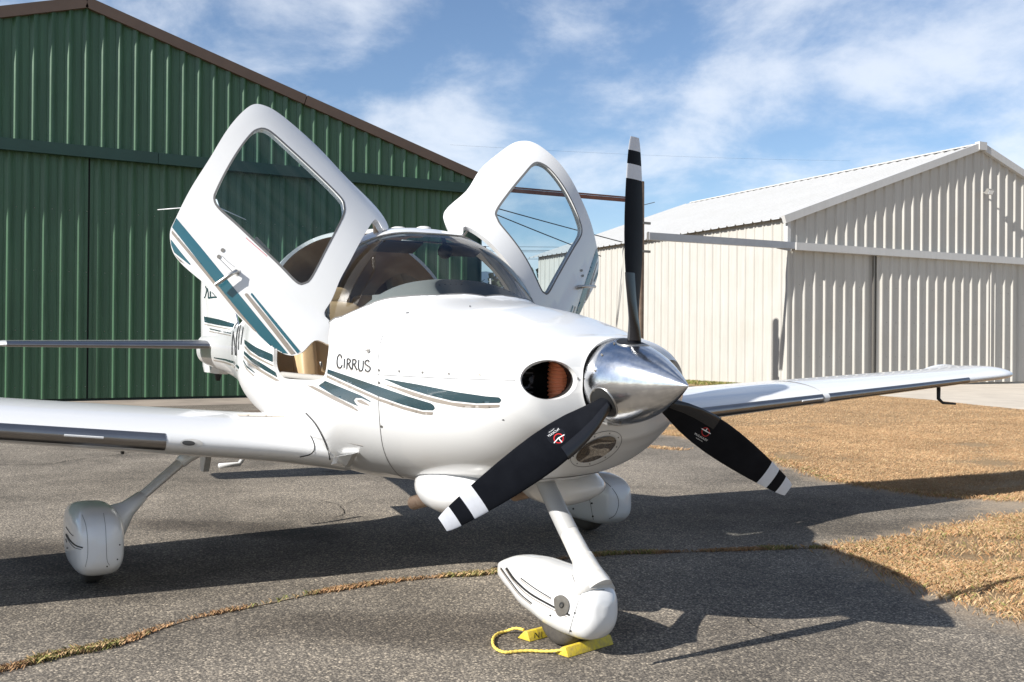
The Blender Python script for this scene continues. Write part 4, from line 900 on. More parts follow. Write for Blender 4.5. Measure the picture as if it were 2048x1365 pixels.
for kd, pts in (('D', [(352.5, 436.5), (400, 493), (449.7, 554), (515, 634), (576, 708), (563, 706), (551, 702), (518, 670.5), (434, 569.5), (344, 455)]),
                ('G', [(344, 461), (390, 514.5), (438.7, 574), (485, 631), (518, 668), (508, 662), (474, 626.6), (434, 577), (386, 519), (343, 467)]),
                ('D', [(341.6, 479), (360, 503), (381.5, 529), (379, 530), (348.6, 505.7), (342.4, 490)]), ('G', [(349, 509), (358, 517), (370.5, 529), (359.5, 523)]),
                ('D', [(503.5, 586), (550, 642), (601, 703.6), (595, 707.5), (545, 645), (501, 589)]), ('G', [(491.4, 587), (494.7, 587), (540, 641), (591, 707.5), (582, 709.5), (535, 649), (489, 590)])):
    decal('stripe', pts, BD, {'D': 'teal', 'G': 'greige'}[kd], DS, .0016, 3, 0)
for kd, pts in (('D', [(1193, 497), (1196, 513), (1178, 570), (1160, 630), (1150.5, 629), (1172, 560)]), ('G', [(1193.5, 527), (1196, 523), (1172, 608), (1166, 628), (1163, 629), (1176, 580)]), ('D', [(1196, 538), (1195, 552), (1188, 565), (1187.6, 560)]), ('D', [(1144.5, 611), (1147, 612), (1142, 627.5), (1139.5, 627)]), ('G', [(1149.5, 613), (1151.5, 614), (1147, 628), (1145, 628)])):
    decal('stripe', pts, BP, {'D': 'teal', 'G': 'greige'}[kd], DP, .0016, 2.5, 0)
def px3(bv, x, y, off=0.0):
    q, ok = cast(bv, [x], [y], off); return q[0]
# handles: pivot boss, recess line and lever standing off the skin
for bv, d_, piv, tipx, lk in ((BD, DS, (474, 545), (436, 571), ((445.5, 501), (438, 514))), (BP, DP, (1155, 575), (1177, 574), ((1162.5, 541.5), (1165, 552)))):
    k = 1 if d_ is DS else .62
    a = px3(bv, *piv, .002); a2 = px3(bv, *piv, .04); b_ = px3(bv, *tipx, .045)
    V, F = tube([a, a+(a2-a)*.7, a2*.8+b_*.2, b_*.5+a2*.5, b_], [.012, .011, .011, .0105, .010], 10); mk('handle', V, F, 'steel', d_, True, sharp=50)
    dots('handle_boss', [piv], 7*k, bv, 'white_worn', d_, .003)
    for q in lk: dots('lock', [q], 4.2*k, bv, 'dull_steel', d_, .003)
    if d_ is DS:
        ribbons('recess_line', [([(438, 517), (452, 531), (464, 543)], 1.2), ([(444, 512), (456, 524), (470, 535)], .8)], bv, 'grey_line', d_, .001)
        ribbons('red_lettering', [([(492+i*2.4, 476+i*2.1), (493.3+i*2.4, 477.2+i*2.1)], 1.6) for i in range(18)], bv, 'red_print', d_, .001, 1)
    # hinge arm and gas strut
tf, tn = door_tf(-1)
for sgn in (-1, 1):
    g = np.array([1, -sgn, 1]); tf_, _ = door_tf(sgn); d_ = DOORS[sgn][0]
    q = surf(np.array([2.42]), np.array([rad(108)]))[0]; q2 = surf(np.array([2.72]), np.array([rad(103)]))[0]
    a = q*np.array([1, 1, 1]); top = tf_(surf(np.array([2.52]), np.array([rad(103.5)]))-.02*snorm(np.array([2.52]), np.array([rad(103.5)])))[0]; a = a*np.array([1, 1 if sgn < 0 else -1, 1])-np.array([0, 0, .01])
    V, F = tube([a, (a+top)/2+np.array([0, 0, .01]), top], [.016, .014, .014], 8); mk('hinge_arm', V, F, 'trim_beige', d_, True)
    lo_ = np.array([-2.62, sgn*.66, 1.50]); hi_ = tf_(surf(np.array([2.62]), np.array([rad(112)]))-.05*snorm(np.array([2.62]), np.array([rad(112)])))[0]
    b3 = surf(np.array([2.56]), np.array([rad(112)]))[0]*np.array([1, 1 if sgn < 0 else -1, 1]); V, F = tube([b3-np.array([0, 0, .03]), hi_], .007, 8); mk('gas_strut', V, F, 'white_worn', d_, True)
# arm rest bump on the door's inner side seen through its window
V, F = box((0, 0, 0), (.030, .016, .012)); c0 = px3(BD, 541, 488, -.05)
for bv, d_, q in ((BD, DS, (536, 478)), (BP, DP, (1137, 517))):
    a = px3(bv, q[0]-14 if d_ is DS else q[0]-4, q[1]+4 if d_ is DS else q[1]+12, -.02)
decal('sun_clip', [(504.5, 483), (513, 473), (541, 501), (532, 510)], BD, 'trim_beige', DS, -.035, 6) or decal('sun_clip', [(504.5, 483), (513, 473), (541, 501), (532, 510)], BVHTree.FromPolygons([tuple(p) for p in tf(a2-n2*.03)] if False else [tuple(p) for p in tf(Pd-Nd*.03)], [tuple(q) for q in f[ins]]), 'trim_beige', DS, 0, 6)
# ---- spinner and propeller
HUB = np.array([-.337, 0, 1.178]); SPL = .432; SPR = .1785
def spr(d): t_ = np.clip(d/SPL, 0, 1); return SPR*(1-(1-t_)**1.70)
dd = np.concatenate([[0], np.geomspace(.0015, SPL, 46)]); th = np.linspace(0, 2*np.pi, 72, endpoint=False)
rings = [np.stack([np.full(72, -d), max(spr(d), .0006)*np.cos(th), 1.178+max(spr(d), .0006)*np.sin(th)], 1) for d in dd]+[np.stack([np.full(72, -.4385), SPR*.985*np.cos(th), 1.178+SPR*.985*np.sin(th)], 1)]
V, F = loft(rings); sp = mk('spinner', V, F, 'spinner_metal', plane, True, sharp=35)
BS = BVHTree.FromPolygons([tuple(p) for p in V], [tuple(q) for q in F])
for q in ((1228.5, 688), (1204, 710.5), (1190, 742), (1188, 781), (1241, 846), (1272, 847)): dots('screw', [q], 2.3, BS, 'dull_steel', sp, .0025)
rtab = [.135, .16, .20, .26, .33, .41, .50, .59, .68, .76, .83, .89, .94, .972, .99]
ctab = [.060, .064, .080, .110, .136, .152, .158, .153, .142, .128, .113, .098, .083, .070, .057]
ttab = [.95, .90, .66, .36, .22, .16, .125, .105, .09, .08, .075, .07, .065, .06, .05]
btab = [52, 50, 46, 40, 34.5, 30, 26.5, 24, 22, 20.5, 19, 18, 17.2, 16.8, 16.5]
def blade(phi, lab):
    a = rad(phi); er = np.array([0, math.sin(a), math.cos(a)]); tq = np.array([0, -math.cos(a), math.sin(a)]); n = 36; rings = []
    rr_ = np.unique(np.concatenate([np.linspace(.12, .99, 60), [.818, .878, .934]]))
    for r_ in rr_:
        ch = np.interp(r_, rtab, ctab); tk = np.interp(r_, rtab, ttab)*ch; be = rad(np.interp(r_, rtab, btab)); cv = tq*math.cos(be)+np.array([1., 0, 0])*math.sin(be); nv = -tq*math.sin(be)+np.array([1., 0, 0])*math.cos(be)
        u_ = np.linspace(0, 2*np.pi, n, endpoint=False); x = np.cos(u_); rnd = np.clip((.26-r_)/.12, 0, 1)
        y = np.sin(u_)*np.where(rnd > 0, 1, 1); y = y*(1-.55*(1-rnd)*(1-(x+1)/2)**1.2) ; cam_ = (1-rnd)*.035*ch*(1-x*x)
        of = (.06*(1-rnd))*ch
        rings.append(HUB+er*r_+np.outer(x*ch/2+of, cv)+np.outer(y*tk/2+cam_, nv))
    V, F = loft(rings); fm = []
    k = len(rr_)
    for i in range(k-1):
        rm = (rr_[i]+rr_[i+1])/2; w_ = (.818 < rm < .878) or rm > .934; fm += [1 if w_ else 0]*n
    fm += [0, 1]
    o = mk('propeller_blade', V, F, None, plane, True, mats=['blade_black', 'blade_white'], fm=fm, sharp=60); o['label'] = lab
    # rubber de-ice boot wrapped round the root's leading edge
    R2 = []
    for r_ in np.linspace(.17, .44, 22):
        ch = np.interp(r_, rtab, ctab); tk = np.interp(r_, rtab, ttab)*ch; be = rad(np.interp(r_, rtab, btab)); cv = tq*math.cos(be)+np.array([1., 0, 0])*math.sin(be); nv = -tq*math.sin(be)+np.array([1., 0, 0])*math.cos(be)
        u_ = np.linspace(-1.25, 1.25, 15); x = np.cos(u_); rnd = np.clip((.26-r_)/.12, 0, 1); y = np.sin(u_)*(1-.55*(1-rnd)*(1-(x+1)/2)**1.2); cam_ = (1-rnd)*.035*ch*(1-x*x); of = .06*(1-rnd)*ch
        R2.append(HUB+er*r_+np.outer(x*(ch/2+.003)+of, cv)+np.outer(y*(tk/2+.003)+cam_, nv))
    V2 = np.concatenate(R2); mk('deice_boot', V2, [(i*15+j, i*15+j+1, (i+1)*15+j+1, (i+1)*15+j) for i in range(21) for j in range(14)], 'boot_rubber', o, True)
    # dark patch on the spinner painting the shaded cutout round the root; bright lip
    def on_sp(dx, dt):
        rr0 = spr(np.maximum(.337-dx, .001)); w_ = np.sqrt(np.maximum(rr0**2-dt**2, 1e-5)); return np.array([0, 0, 1.178])+np.outer(w_+.0015, er)+np.outer(dt, tq)+np.outer(-(.337-dx), [1., 0, 0])
    t_ = np.linspace(0, 2*np.pi, 32, endpoint=False); rg_ = [on_sp(q*.060*np.cos(t_)-.012, q*.066*np.sin(t_)) for q in (.02, .35, .7, 1.0)]
    V3, F3 = loft(rg_, (True, False)); mk('root_shade_patch', V3, F3, 'duct_black', o, True)
    e0 = on_sp(.062*np.cos(t_)-.012, .068*np.sin(t_)); e0 = np.vstack([e0, e0[:2]]); V4, F4 = tube(e0, .0028, 6, False); mk('opening_lip', V4, F4, 'steel', o, True)
    return o, V, F
blades = [blade(-.18, 'upright propeller blade'), blade(-120.18, 'lower propeller blade pointing to the left'), blade(119.82, 'lower propeller blade pointing to the right')]
BVs = [BVHTree.FromPolygons([tuple(p) for p in V_], [tuple(q) for q in F_]) for _, V_, F_ in blades]
# maker's mark: red ring, white three-armed star, white word
def text_mesh(s):
    cu = bpy.data.curves.new('word', 'FONT'); cu.body = s; cu.size = 1; cu.align_x = 'CENTER'; cu.align_y = 'CENTER'; to = bpy.data.objects.new('word', cu); COL.objects.link(to)
    dg_ = bpy.context.evaluated_depsgraph_get(); me = bpy.data.meshes.new_from_object(to.evaluated_get(dg_)); V = np.array([v.co for v in me.vertices]); F = [tuple(p.vertices) for p in me.polygons]
    bpy.data.objects.remove(to); bpy.data.curves.remove(cu); bpy.data.meshes.remove(me); return V, F
def word(name, s, c, ex_, ey_, bv, m_, parent, off=.0012):
    V, F = text_mesh(s); p = np.asarray(c)+V[:, :1]*np.asarray(ex_)+V[:, 1:2]*np.asarray(ey_); Q, ok = cast(bv, p[:, 0], p[:, 1], off)
    F = [q for q in F if all(ok[i] for i in q)]
    return mk(name, Q, F, m_, parent, False) if F else None
b1, bv1 = blades[1][0], BVs[1]
decal('sticker', ell(1112.5, 872.5, 19.6, 17.4, .3), bv1, 'sticker_black', b1, .0012, 4)
r_ = ell(1117, 877.5, 9.2, 9.0, 0, 28); ribbons('ring', [(np.vstack([r_, r_[:2]]), 2.0)], bv1, 'red_print', b1, .002, 1)
ribbons('star', [([(1116.5, 877), (1128.5, 870.5)], 1.8), ([(1116.5, 877), (1107.5, 887)], 1.8), ([(1116.5, 877), (1123.5, 885.5)], 2.2)], bv1, 'white_print', b1, .0028, 1)
word('lettering', 'McCAULEY', (1107, 866.5), (-4.6, 3.1), (-3.4, -5.0), bv1, 'white_print', b1, .0022)
word('lettering', 'PROPELLERS', (1103, 862.5), (-2.0, 1.35), (-1.4, -2.1), bv1, 'white_print', b1, .0022)
b2, bv2 = blades[2][0], BVs[2]
r_ = ell(1411, 864, 7.5, 8.5, 0, 28); ribbons('ring', [(np.vstack([r_, r_[:2]]), 1.2)], bv2, 'red_print', b2, .0015, 1)
ribbons('star', [([(1411, 862), (1403, 857)], 1.6), ([(1411, 862), (1421, 867.5)], 1.6), ([(1411, 862), (1414, 857)], 1.6)], bv2, 'white_print', b2, .0022, 1)
word('lettering', 'McCAULEY', (1402, 874.5), (5.2, 3.0), (2.4, -5.4), bv2, 'white_print', b2, .0015)
word('lettering', 'PROPELLERS', (1398.5, 879.5), (2.3, 1.3), (1.0, -2.2), bv2, 'white_print', b2, .0015)
# ---- wings
def airfoil(n=34, t_=.15, camb=.02):
    be = np.linspace(0, np.pi, n); x = .5*(1-np.cos(be)); yt = 5*t_*(.2969*np.sqrt(x)-.126*x-.3516*x**2+.2843*x**3-.1036*x**4); yc = camb*4*x*(1-x)
    return np.concatenate([np.stack([x, yc+yt], 1)[::-1], np.stack([x, yc-yt], 1)[1:]])     # TE upper -> LE -> TE lower
def wing_ring(y, xle, zle, ch, tk, inc, af_n=34, sgn=1):
    a = airfoil(af_n, tk); ci, si = math.cos(inc), math.sin(inc); x = a[:, 0]*ch; z_ = a[:, 1]*ch; return np.stack([xle-(x*ci+z_*si), np.full(len(a), sgn*y), zle+z_*ci-x*si], 1)
WG = {}
for sgn in (-1, 1):
    z0, g = (.668, .104) if sgn < 0 else (.724, .060)
    def sec(y, sgn=sgn, z0=z0, g=g):
        ch = np.interp(y, [.40, .52, .62, .75, .92, 5.65], [1.86, 1.76, 1.69, 1.64, 1.61, .93]); xl = np.interp(y, [.40, .52, .62, .75, .92, 5.65], [-2.30, -2.345, -2.372, -2.395, -2.41, -2.67]); tk = np.interp(y, [.40, .6, .78, 1, 5.6], [.165, .160, .154, .15, .13])
        zl = z0+g*y; return (y, xl, zl, ch, tk, rad(-.5-.08*y))
    ys = np.concatenate([[.40, .46, .52, .57, .62, .68, .75, .83, .92], np.linspace(1.05, 5.95, 40)])
    rings = [wing_ring(*sec(y), sgn=sgn) for y in ys]
    y_, xl, zl, ch, tk, inc = sec(5.95)
    for k, (dy, fc, ft) in enumerate(((.08, .985, .97), (.16, .94, .88), (.23, .86, .74), (.29, .72, .55), (.335, .52, .3), (.355, .3, .12))):
        # rounded tip with the rear corner swept up
        r2 = wing_ring(5.95+dy, xl-ch*(1-fc)*.62-.004*k, zl+dy*.06, ch*fc, tk*ft/fc, inc, sgn=sgn); u_ = (xl-r2[:, 0])/ch; r2[:, 2] += np.clip(u_-.45, 0, 1)**2*.42*(k+1)/6; rings.append(r2)
    V, F = loft(rings, (True, True))
    if sgn < 0: F = [q[::-1] for q in F]
    w_ = mk('wing', V, F, 'white_paint', plane, True, sharp=50); w_['label'] = 'wing on the camera side' if sgn < 0 else 'wing on the far side'
    WG[sgn] = (w_, BVHTree.FromPolygons([tuple(p) for p in V], [tuple(q) for q in F]), sec)
    # metal de-icing strips along the leading edge
    spans = ((1.40, 3.50), (3.57, 5.42))
    for y0, y1 in spans:
        R2 = []; sel = slice(79-6, 79+9)
        for y in np.linspace(y0, y1, 26):
            q = wing_ring(*sec(y), af_n=80, sgn=sgn); c = q[79]+np.array([-.12, 0, 0]); q = q[sel]
            t_ = np.gradient(q, axis=0); nrm_ = np.stack([-t_[:, 2], 0*t_[:, 0], t_[:, 0]], 1); nrm_ /= np.linalg.norm(nrm_, axis=1)[:, None]; nrm_ *= np.sign((nrm_*(q-c)).sum(1))[:, None]; R2.append(q+nrm_*.0022)
        k = R2[0].shape[0]; V2 = np.concatenate(R2); F2 = [(i*k+j, i*k+j+1, (i+1)*k+j+1, (i+1)*k+j) for i in range(25) for j in range(k-1)]
        mk('leading_edge_strip', V2, F2 if sgn > 0 else [q[::-1] for q in F2], 'boot_metal', w_, True)
    # stall strip and fence
    y0, y1 = (1.70, 1.88) if sgn < 0 else (3.25, 3.48)
    A = np.array(wing_ring(*sec(y0), sgn=sgn)[33]); B = np.array(wing_ring(*sec(y1), sgn=sgn)[33]); V, F = tube([A+np.array([.004, 0, 0]), B+np.array([.004, 0, 0])], .006, 6); mk('stall_strip', V, F, 'white_paint', w_, False)
    R3 = [wing_ring(*sec(y), sgn=sgn) for y in (3.505, 3.565)]; R3 = [r0+(r0-r0.mean(0))*np.array([.012, 0, .06]) for r0 in R3]; sel = list(range(33-16, 33+14)); k = len(sel)
    V3 = np.concatenate([r0[sel] for r0 in R3]); mk('wing_cuff', V3, [(j, j+1, k+j+1, k+j) for j in range(k-1)], 'white_paint', w_, True)
    # underwing bits
    for y, dz in ((3.0, .12), ):
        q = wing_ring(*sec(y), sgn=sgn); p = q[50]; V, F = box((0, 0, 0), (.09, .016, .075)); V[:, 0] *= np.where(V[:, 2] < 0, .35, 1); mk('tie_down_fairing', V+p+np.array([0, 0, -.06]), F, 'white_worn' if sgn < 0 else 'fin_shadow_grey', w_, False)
    p = wing_ring(*sec(5.12), sgn=sgn)[40]; V, F = tube([p, p+np.array([0, 0, -.10]), p+np.array([.02, sgn*.03, -.135]), p+np.array([.05, sgn*.16, -.145])], [.017, .016, .012, .009], 8); mk('pitot_tube', V, F, 'rubber', w_, True)
WS, BW, secS = WG[-1]
# cabin-air scoop with its hollow's shade painted as a dark oval, walkway patch, root seams, tie-down ring on the near wing
th = np.linspace(0, 2*np.pi, 24, endpoint=False)
decal('air_scoop', ell(383, 887, 23, 8.5, .05), BW, 'white_worn', WS, .0025, 4); decal('air_scoop_shade', ell(377, 886.5, 13, 4.6, .08), BW, 'scoop_shade', WS, .0045, 3)
decal('walkway', [(470, 818), (560, 817), (583, 835), (476, 833)], BW, 'walkway', WS, .002, 6)
ribbons('root_seam', [([(596, 845), (612, 860), (624, 878), (629, 893), (627, 903), (618, 910), (600, 914)], 2.0)], BW, 'black_line', WS, .002)
_wv = np.array([v.co for v in WS.data.vertices]); _V, _F = join([(Pb, [tuple(q) for q in Fb]), (_wv, [tuple(p_.vertices) for p_ in WS.data.polygons])]); BWF = BVHTree.FromPolygons([tuple(p_) for p_ in _V], _F)
ribbons('root_seam', [([(612, 826), (630, 846), (644, 870), (655, 897), (660, 920)], 2.2)], BWF, 'black_line', fus, .003)
p = at(245, 900, x=-2.75); V, F = box(p+np.array([0, 0, 0]), (.02, .006, .022)); mk('drain', V, F, 'rubber', WS, False)
# ---- tail
def foil2(xle, ch, z_, tk, n=18):
    a = airfoil(n, tk, 0); return np.stack([xle-a[:, 0]*ch, a[:, 1]*ch, np.full(len(a), z_)], 1)
fin = [(1.30, -6.05, 1.45, .06), (1.5, -6.35, 1.28, .085), (1.75, -6.58, 1.14, .095), (2.1, -6.78, .96, .095), (2.45, -6.97, .76, .09), (2.68, -7.10, .60, .085), (2.745, -7.17, .50, .06), (2.76, -7.24, .36, .03)]
V, F = loft([foil2(x, c, z_, t_) for z_, x, c, t_ in fin]); vf = mk('vertical_fin', V, F, 'white_paint', plane, True, sharp=50)
BFn = BVHTree.FromPolygons([tuple(p) for p in V], [tuple(q) for q in F])
rd = [(1.02, -7.42, .22, .16), (1.08, -7.40, .30, .17), (1.3, -7.42, .36, .15), (1.8, -7.53, .29, .13), (2.3, -7.58, .19, .13), (2.7, -7.60, .12, .10)]
V, F = loft([foil2(x, c, z_, t_) for z_, x, c, t_ in rd]); mk('rudder', V, F, 'white_paint', plane, True, sharp=50)
vt = [(1.02, -6.75, .75, .12), (1.1, -6.5, 1.0, .16), (1.2, -6.3, 1.1, .2)]
V, F = loft([foil2(x, c, z_, t_) for z_, x, c, t_ in vt]); mk('ventral_fairing', V, F, 'white_paint', plane, True, sharp=50)
V, F = tube([(-7.05, 0, 1.06), (-7.06, 0, .95)], [.05, .02], 8); mk('tie_down', V, F, 'rubber', plane, True)
for sgn in (-1, 1):
    def hs(y, sgn=sgn):
        xl = np.interp(y, [.05, .22, 1.9], [-6.38, -6.43, -6.72]); ch = np.interp(y, [.05, 1.9], [.80, .52]); return (y, xl, 1.292, ch, .10, rad(-.5))
    yy = np.concatenate([[.05, .12, .2], np.linspace(.3, 1.9, 14)]); rings = [wing_ring(*hs(y), sgn=sgn) for y in yy]
    for dy, k in ((.03, .93), (.055, .8), (.07, .55)):
        y_, xl, zl, ch, tk, inc = hs(1.9); rings.append(wing_ring(1.9+dy, xl-ch*(1-k)*.4, zl, ch*k, tk*k, inc, sgn=sgn))
    V, F = loft(rings)
    if sgn < 0: F = [q[::-1] for q in F]
    h_ = mk('horizontal_stabilizer', V, F, 'white_paint', plane, True, sharp=50); R2 = []
    for y in np.linspace(.23, 1.88, 12):
        q = wing_ring(*hs(y), sgn=sgn); q = q[33-10:33+11]; c = q.mean(0); t_ = np.gradient(q, axis=0); n_ = np.stack([-t_[:, 2], 0*t_[:, 0], t_[:, 0]], 1); n_ /= np.linalg.norm(n_, axis=1)[:, None]; n_ *= np.sign((n_*((q-c)+np.array([.03, 0, 0]))).sum(1))[:, None]; R2.append(q+n_*.002)
    k = R2[0].shape[0]; F2 = [(i*k+j, i*k+j+1, (i+1)*k+j+1, (i+1)*k+j) for i in range(11) for j in range(k-1)]; mk('leading_edge_strip', np.concatenate(R2), F2 if sgn > 0 else [q[::-1] for q in F2], 'boot_metal', h_, True)
# whisker aerials at the fin top
for q in (at(315, 420, x=-7.45), at(492, 440, x=-7.35)):
    V, F = tube([(-7.3, 0, 2.70), q], [.007, .004], 6); mk('whisker_aerial', V, F, 'white_paint', vf, True)
# registration and stripes on the tail
allV = []; allF = []; k = 0
def tail_bv():
    parts = [(Pb, [tuple(q) for q in Fb])]
    for ob in plane.children:
        if ob.name.startswith(('vertical_fin', 'rudder', 'ventral')): parts.append((np.array([v.co for v in ob.data.vertices]), [tuple(p.vertices) for p in ob.data.polygons]))
    V, F = join(parts); return BVHTree.FromPolygons([tuple(p) for p in V], F)
BT = tail_bv()
for kd, pts in (('T', [(408, 633), (438, 639), (469.7, 648), (466, 655.8), (436, 650.6), (409, 645)]), ('T', [(419.6, 656.7), (462.6, 666.4), (462.6, 668.6), (419.6, 659.3)]), ('G', [(409, 648), (464.4, 659), (464.4, 661), (409, 650)]), ('G', [(419, 662), (461.8, 671), (461.8, 673), (419, 664)]),
                ('T', [(428.4, 714.7), (450.3, 718), (468, 722.7), (478.5, 734), (477.6, 739), (468, 728), (450.3, 721.5), (428, 717)]), ('G', [(427, 719.5), (450, 723.5), (466, 729), (476, 742), (474, 743), (464, 732.5), (449, 726.5), (427, 722)])):
    decal('stripe', pts, BT, {'T': 'teal_shaded', 'G': 'greige'}[kd], fus, .002, 3, 0)
ribbons('registration', [([(475.5, 645), (468.5, 658), (465, 683), (464.5, 710)], 1.8), ([(467, 668), (470, 690), (471, 711)], 1.6), ([(478, 652), (473.5, 674), (473, 712)], 1.8), ([(482, 650), (478.5, 668), (477.5, 700)], 1.4), ([(487, 655), (484.5, 672), (482.5, 690)], 1.6)], BT, 'black_line', fus, .003)
ribbons('tail_lettering', [([(410.5, 573), (414, 580), (411, 592), (408.5, 597)], 2.0), ([(415, 577), (417, 588), (417, 597)], 1.8), ([(421, 583), (421.5, 596)], 2.2), ([(417, 596.5), (427, 595), (434, 595)], 3.2), ([(424, 585), (428, 589), (432, 594)], 1.4)], BT, 'teal_shaded', fus, .003)
# ---- landing gear
def pant(rows, m_, name, parent, n=40, p=2.8):
    """rows: (x, yc, zc, half width, half height up, half height down)"""
    th = np.linspace(0, 2*np.pi, n, endpoint=False); c = np.sign(np.cos(th))*np.abs(np.cos(th))**(2/p); s = np.sign(np.sin(th))*np.abs(np.sin(th))**(2/p)
    R_ = pchip([-q[0] for q in rows], range(len(rows))) ; xs = np.array([q[0] for q in rows]); xi = np.concatenate([np.linspace(xs[i], xs[i+1], 5, endpoint=False) for i in range(len(xs)-1)]+[[xs[-1]]])
    cols_ = [pchip(-xs, [q[k] for q in rows])(-xi) for k in range(1, 6)]
    rings = [np.stack([np.full(n, x), yc+w*c, zc_+np.where(s > 0, hu, hd)*s], 1) for x, yc, zc_, w, hu, hd in zip(xi, *cols_)]
    V, F = loft(rings); F = [q[::-1] for q in F]; return mk(name, V, F, m_, parent, True, sharp=55), V, F
def wheel(c, R, w, parent):
    th = np.linspace(0, 2*np.pi, 40, endpoint=False); prof = [(-.5, .55), (-.5, .78), (-.42, .93), (-.25, .99), (0, 1), (.25, .99), (.42, .93), (.5, .78), (.5, .55)]
    rings = [np.stack([c[0]+R*r_*np.cos(th), np.full(40, c[1]+w*y), c[2]+R*r_*np.sin(th)], 1) for y, r_ in prof]; V, F = loft(rings); return mk('tyre', V, F, 'tyre', parent, True, sharp=60)
# nose gear
nrows = [(-.515, 0, .212, .012, .02, .02), (-.523, 0, .212, .05, .05, .055), (-.545, 0, .212, .080, .085, .095), (-.59, 0, .210, .103, .112, .130), (-.66, 0, .210, .117, .128, .140), (-.75, 0, .208, .123, .135, .142), (-.86, 0, .207, .122, .140, .136), (-.98, 0, .209, .112, .140, .120), (-1.10, 0, .211, .094, .130, .110), (-1.22, 0, .217, .069, .104, .082), (-1.33, 0, .219, .042, .066, .060), (-1.40, 0, .217, .020, .040, .042), (-1.425, 0, .215, .010, .030, .036)]
nf_, V, F = pant(nrows, 'white_paint', 'nose_wheel_fairing', plane); BN = BVHTree.FromPolygons([tuple(p) for p in V], [tuple(q) for q in F])
wheel((-.82, 0, .166), .166, .14, nf_)
leg = [(-1.06, 0, .76), (-1.005, 0, .695), (-.90, 0, .590), (-.80, 0, .495), (-.70, 0, .405), (-.62, 0, .335), (-.575, 0, .29)]
def flat_tube(pts, a, b_, n=20, side=np.array([0, 1., 0])):
    pts = np.asarray(pts, float); T = np.gradient(pts, axis=0); T /= np.linalg.norm(T, axis=1)[:, None]; th = np.linspace(0, 2*np.pi, n, endpoint=False); R_ = []
    a = np.broadcast_to(a, (len(pts),)); b_ = np.broadcast_to(b_, (len(pts),))
    for i in range(len(pts)):
        s = side-T[i]*(side@T[i]); s /= np.linalg.norm(s); u_ = np.cross(T[i], s); R_.append(pts[i]+np.outer(np.cos(th)*a[i], s)+np.outer(np.sin(th)*b_[i], u_))
    return loft(R_)
V, F = flat_tube(leg, [.040, .040, .040, .042, .045, .052, .06], [.040, .040, .042, .045, .05, .065, .08]); lg = mk('nose_gear_leg', V, F, 'white_worn', plane, True, sharp=50)
V, F = flat_tube(leg[:4], [.036, .0425, .0425, .0428], [.036, .0425, .0443, .0463]); mk('leg_cuff', V, F, 'cuff_grey', lg, True, sharp=50)
V, F = flat_tube([(-.70, 0, .41), (-.655, 0, .355), (-.62, 0, .312), (-.59, 0, .275)], [.046, .062, .084, .094], [.05, .058, .066, .06], 28); mk('leg_fillet', V, F, 'white_worn', lg, True)
for kd, pts, w_ in (('T', [(1002, 1136), (1020, 1161), (1040, 1187), (1064, 1207)], 2.2), ('G', [(1001, 1138), (1018, 1163), (1038, 1189), (1062, 1209)], 1.5), ('T', [(1013, 1136), (1030, 1160), (1060, 1187), (1100, 1210), (1140, 1231)], 4.2), ('G', [(1011, 1138), (1028, 1163), (1057, 1191), (1098, 1215), (1134, 1234)], 1.8), ('T', [(1042, 1156.5), (1070, 1177), (1103, 1197)], 2.2), ('G', [(1041, 1159.5), (1068, 1180), (1102, 1199.5)], 1.5)):
    ribbons('stripe', [(pts, w_)], BN, {'T': 'black_line', 'G': 'greige'}[kd], nf_, .002)
decal('tow_plate', [(1109.5, 1199), (1116, 1192), (1127, 1190.5), (1137, 1199), (1140, 1212), (1136, 1226), (1126, 1231), (1117, 1231), (1112, 1218)], BN, 'dull_steel', nf_, .006, 4, 2); decal('tow_socket', ell(1126, 1210, 4.5, 6.2, .2), BN, 'rubber', nf_, .009, 3); decal('tow_pin', ell(1127, 1211, 2.2, 3.2, .2), BN, 'steel', nf_, .011, 2)
ribbons('seam', [([(1167, 1175), (1158, 1200), (1147, 1235), (1138, 1268)], 1.2)], BN, 'grey_line', nf_, .001); ribbons('seam', [([(1145, 1150), (1150, 1165), (1165, 1176), (1190, 1181), (1209, 1180)], 1.5)], BN, 'grey_line', nf_, .001)
for q in ((1161, 1186), (1150, 1226), (1141.5, 1262), (1101, 1231)): dots('screw', [q], 1.9, BN, 'rubber', nf_, .002)
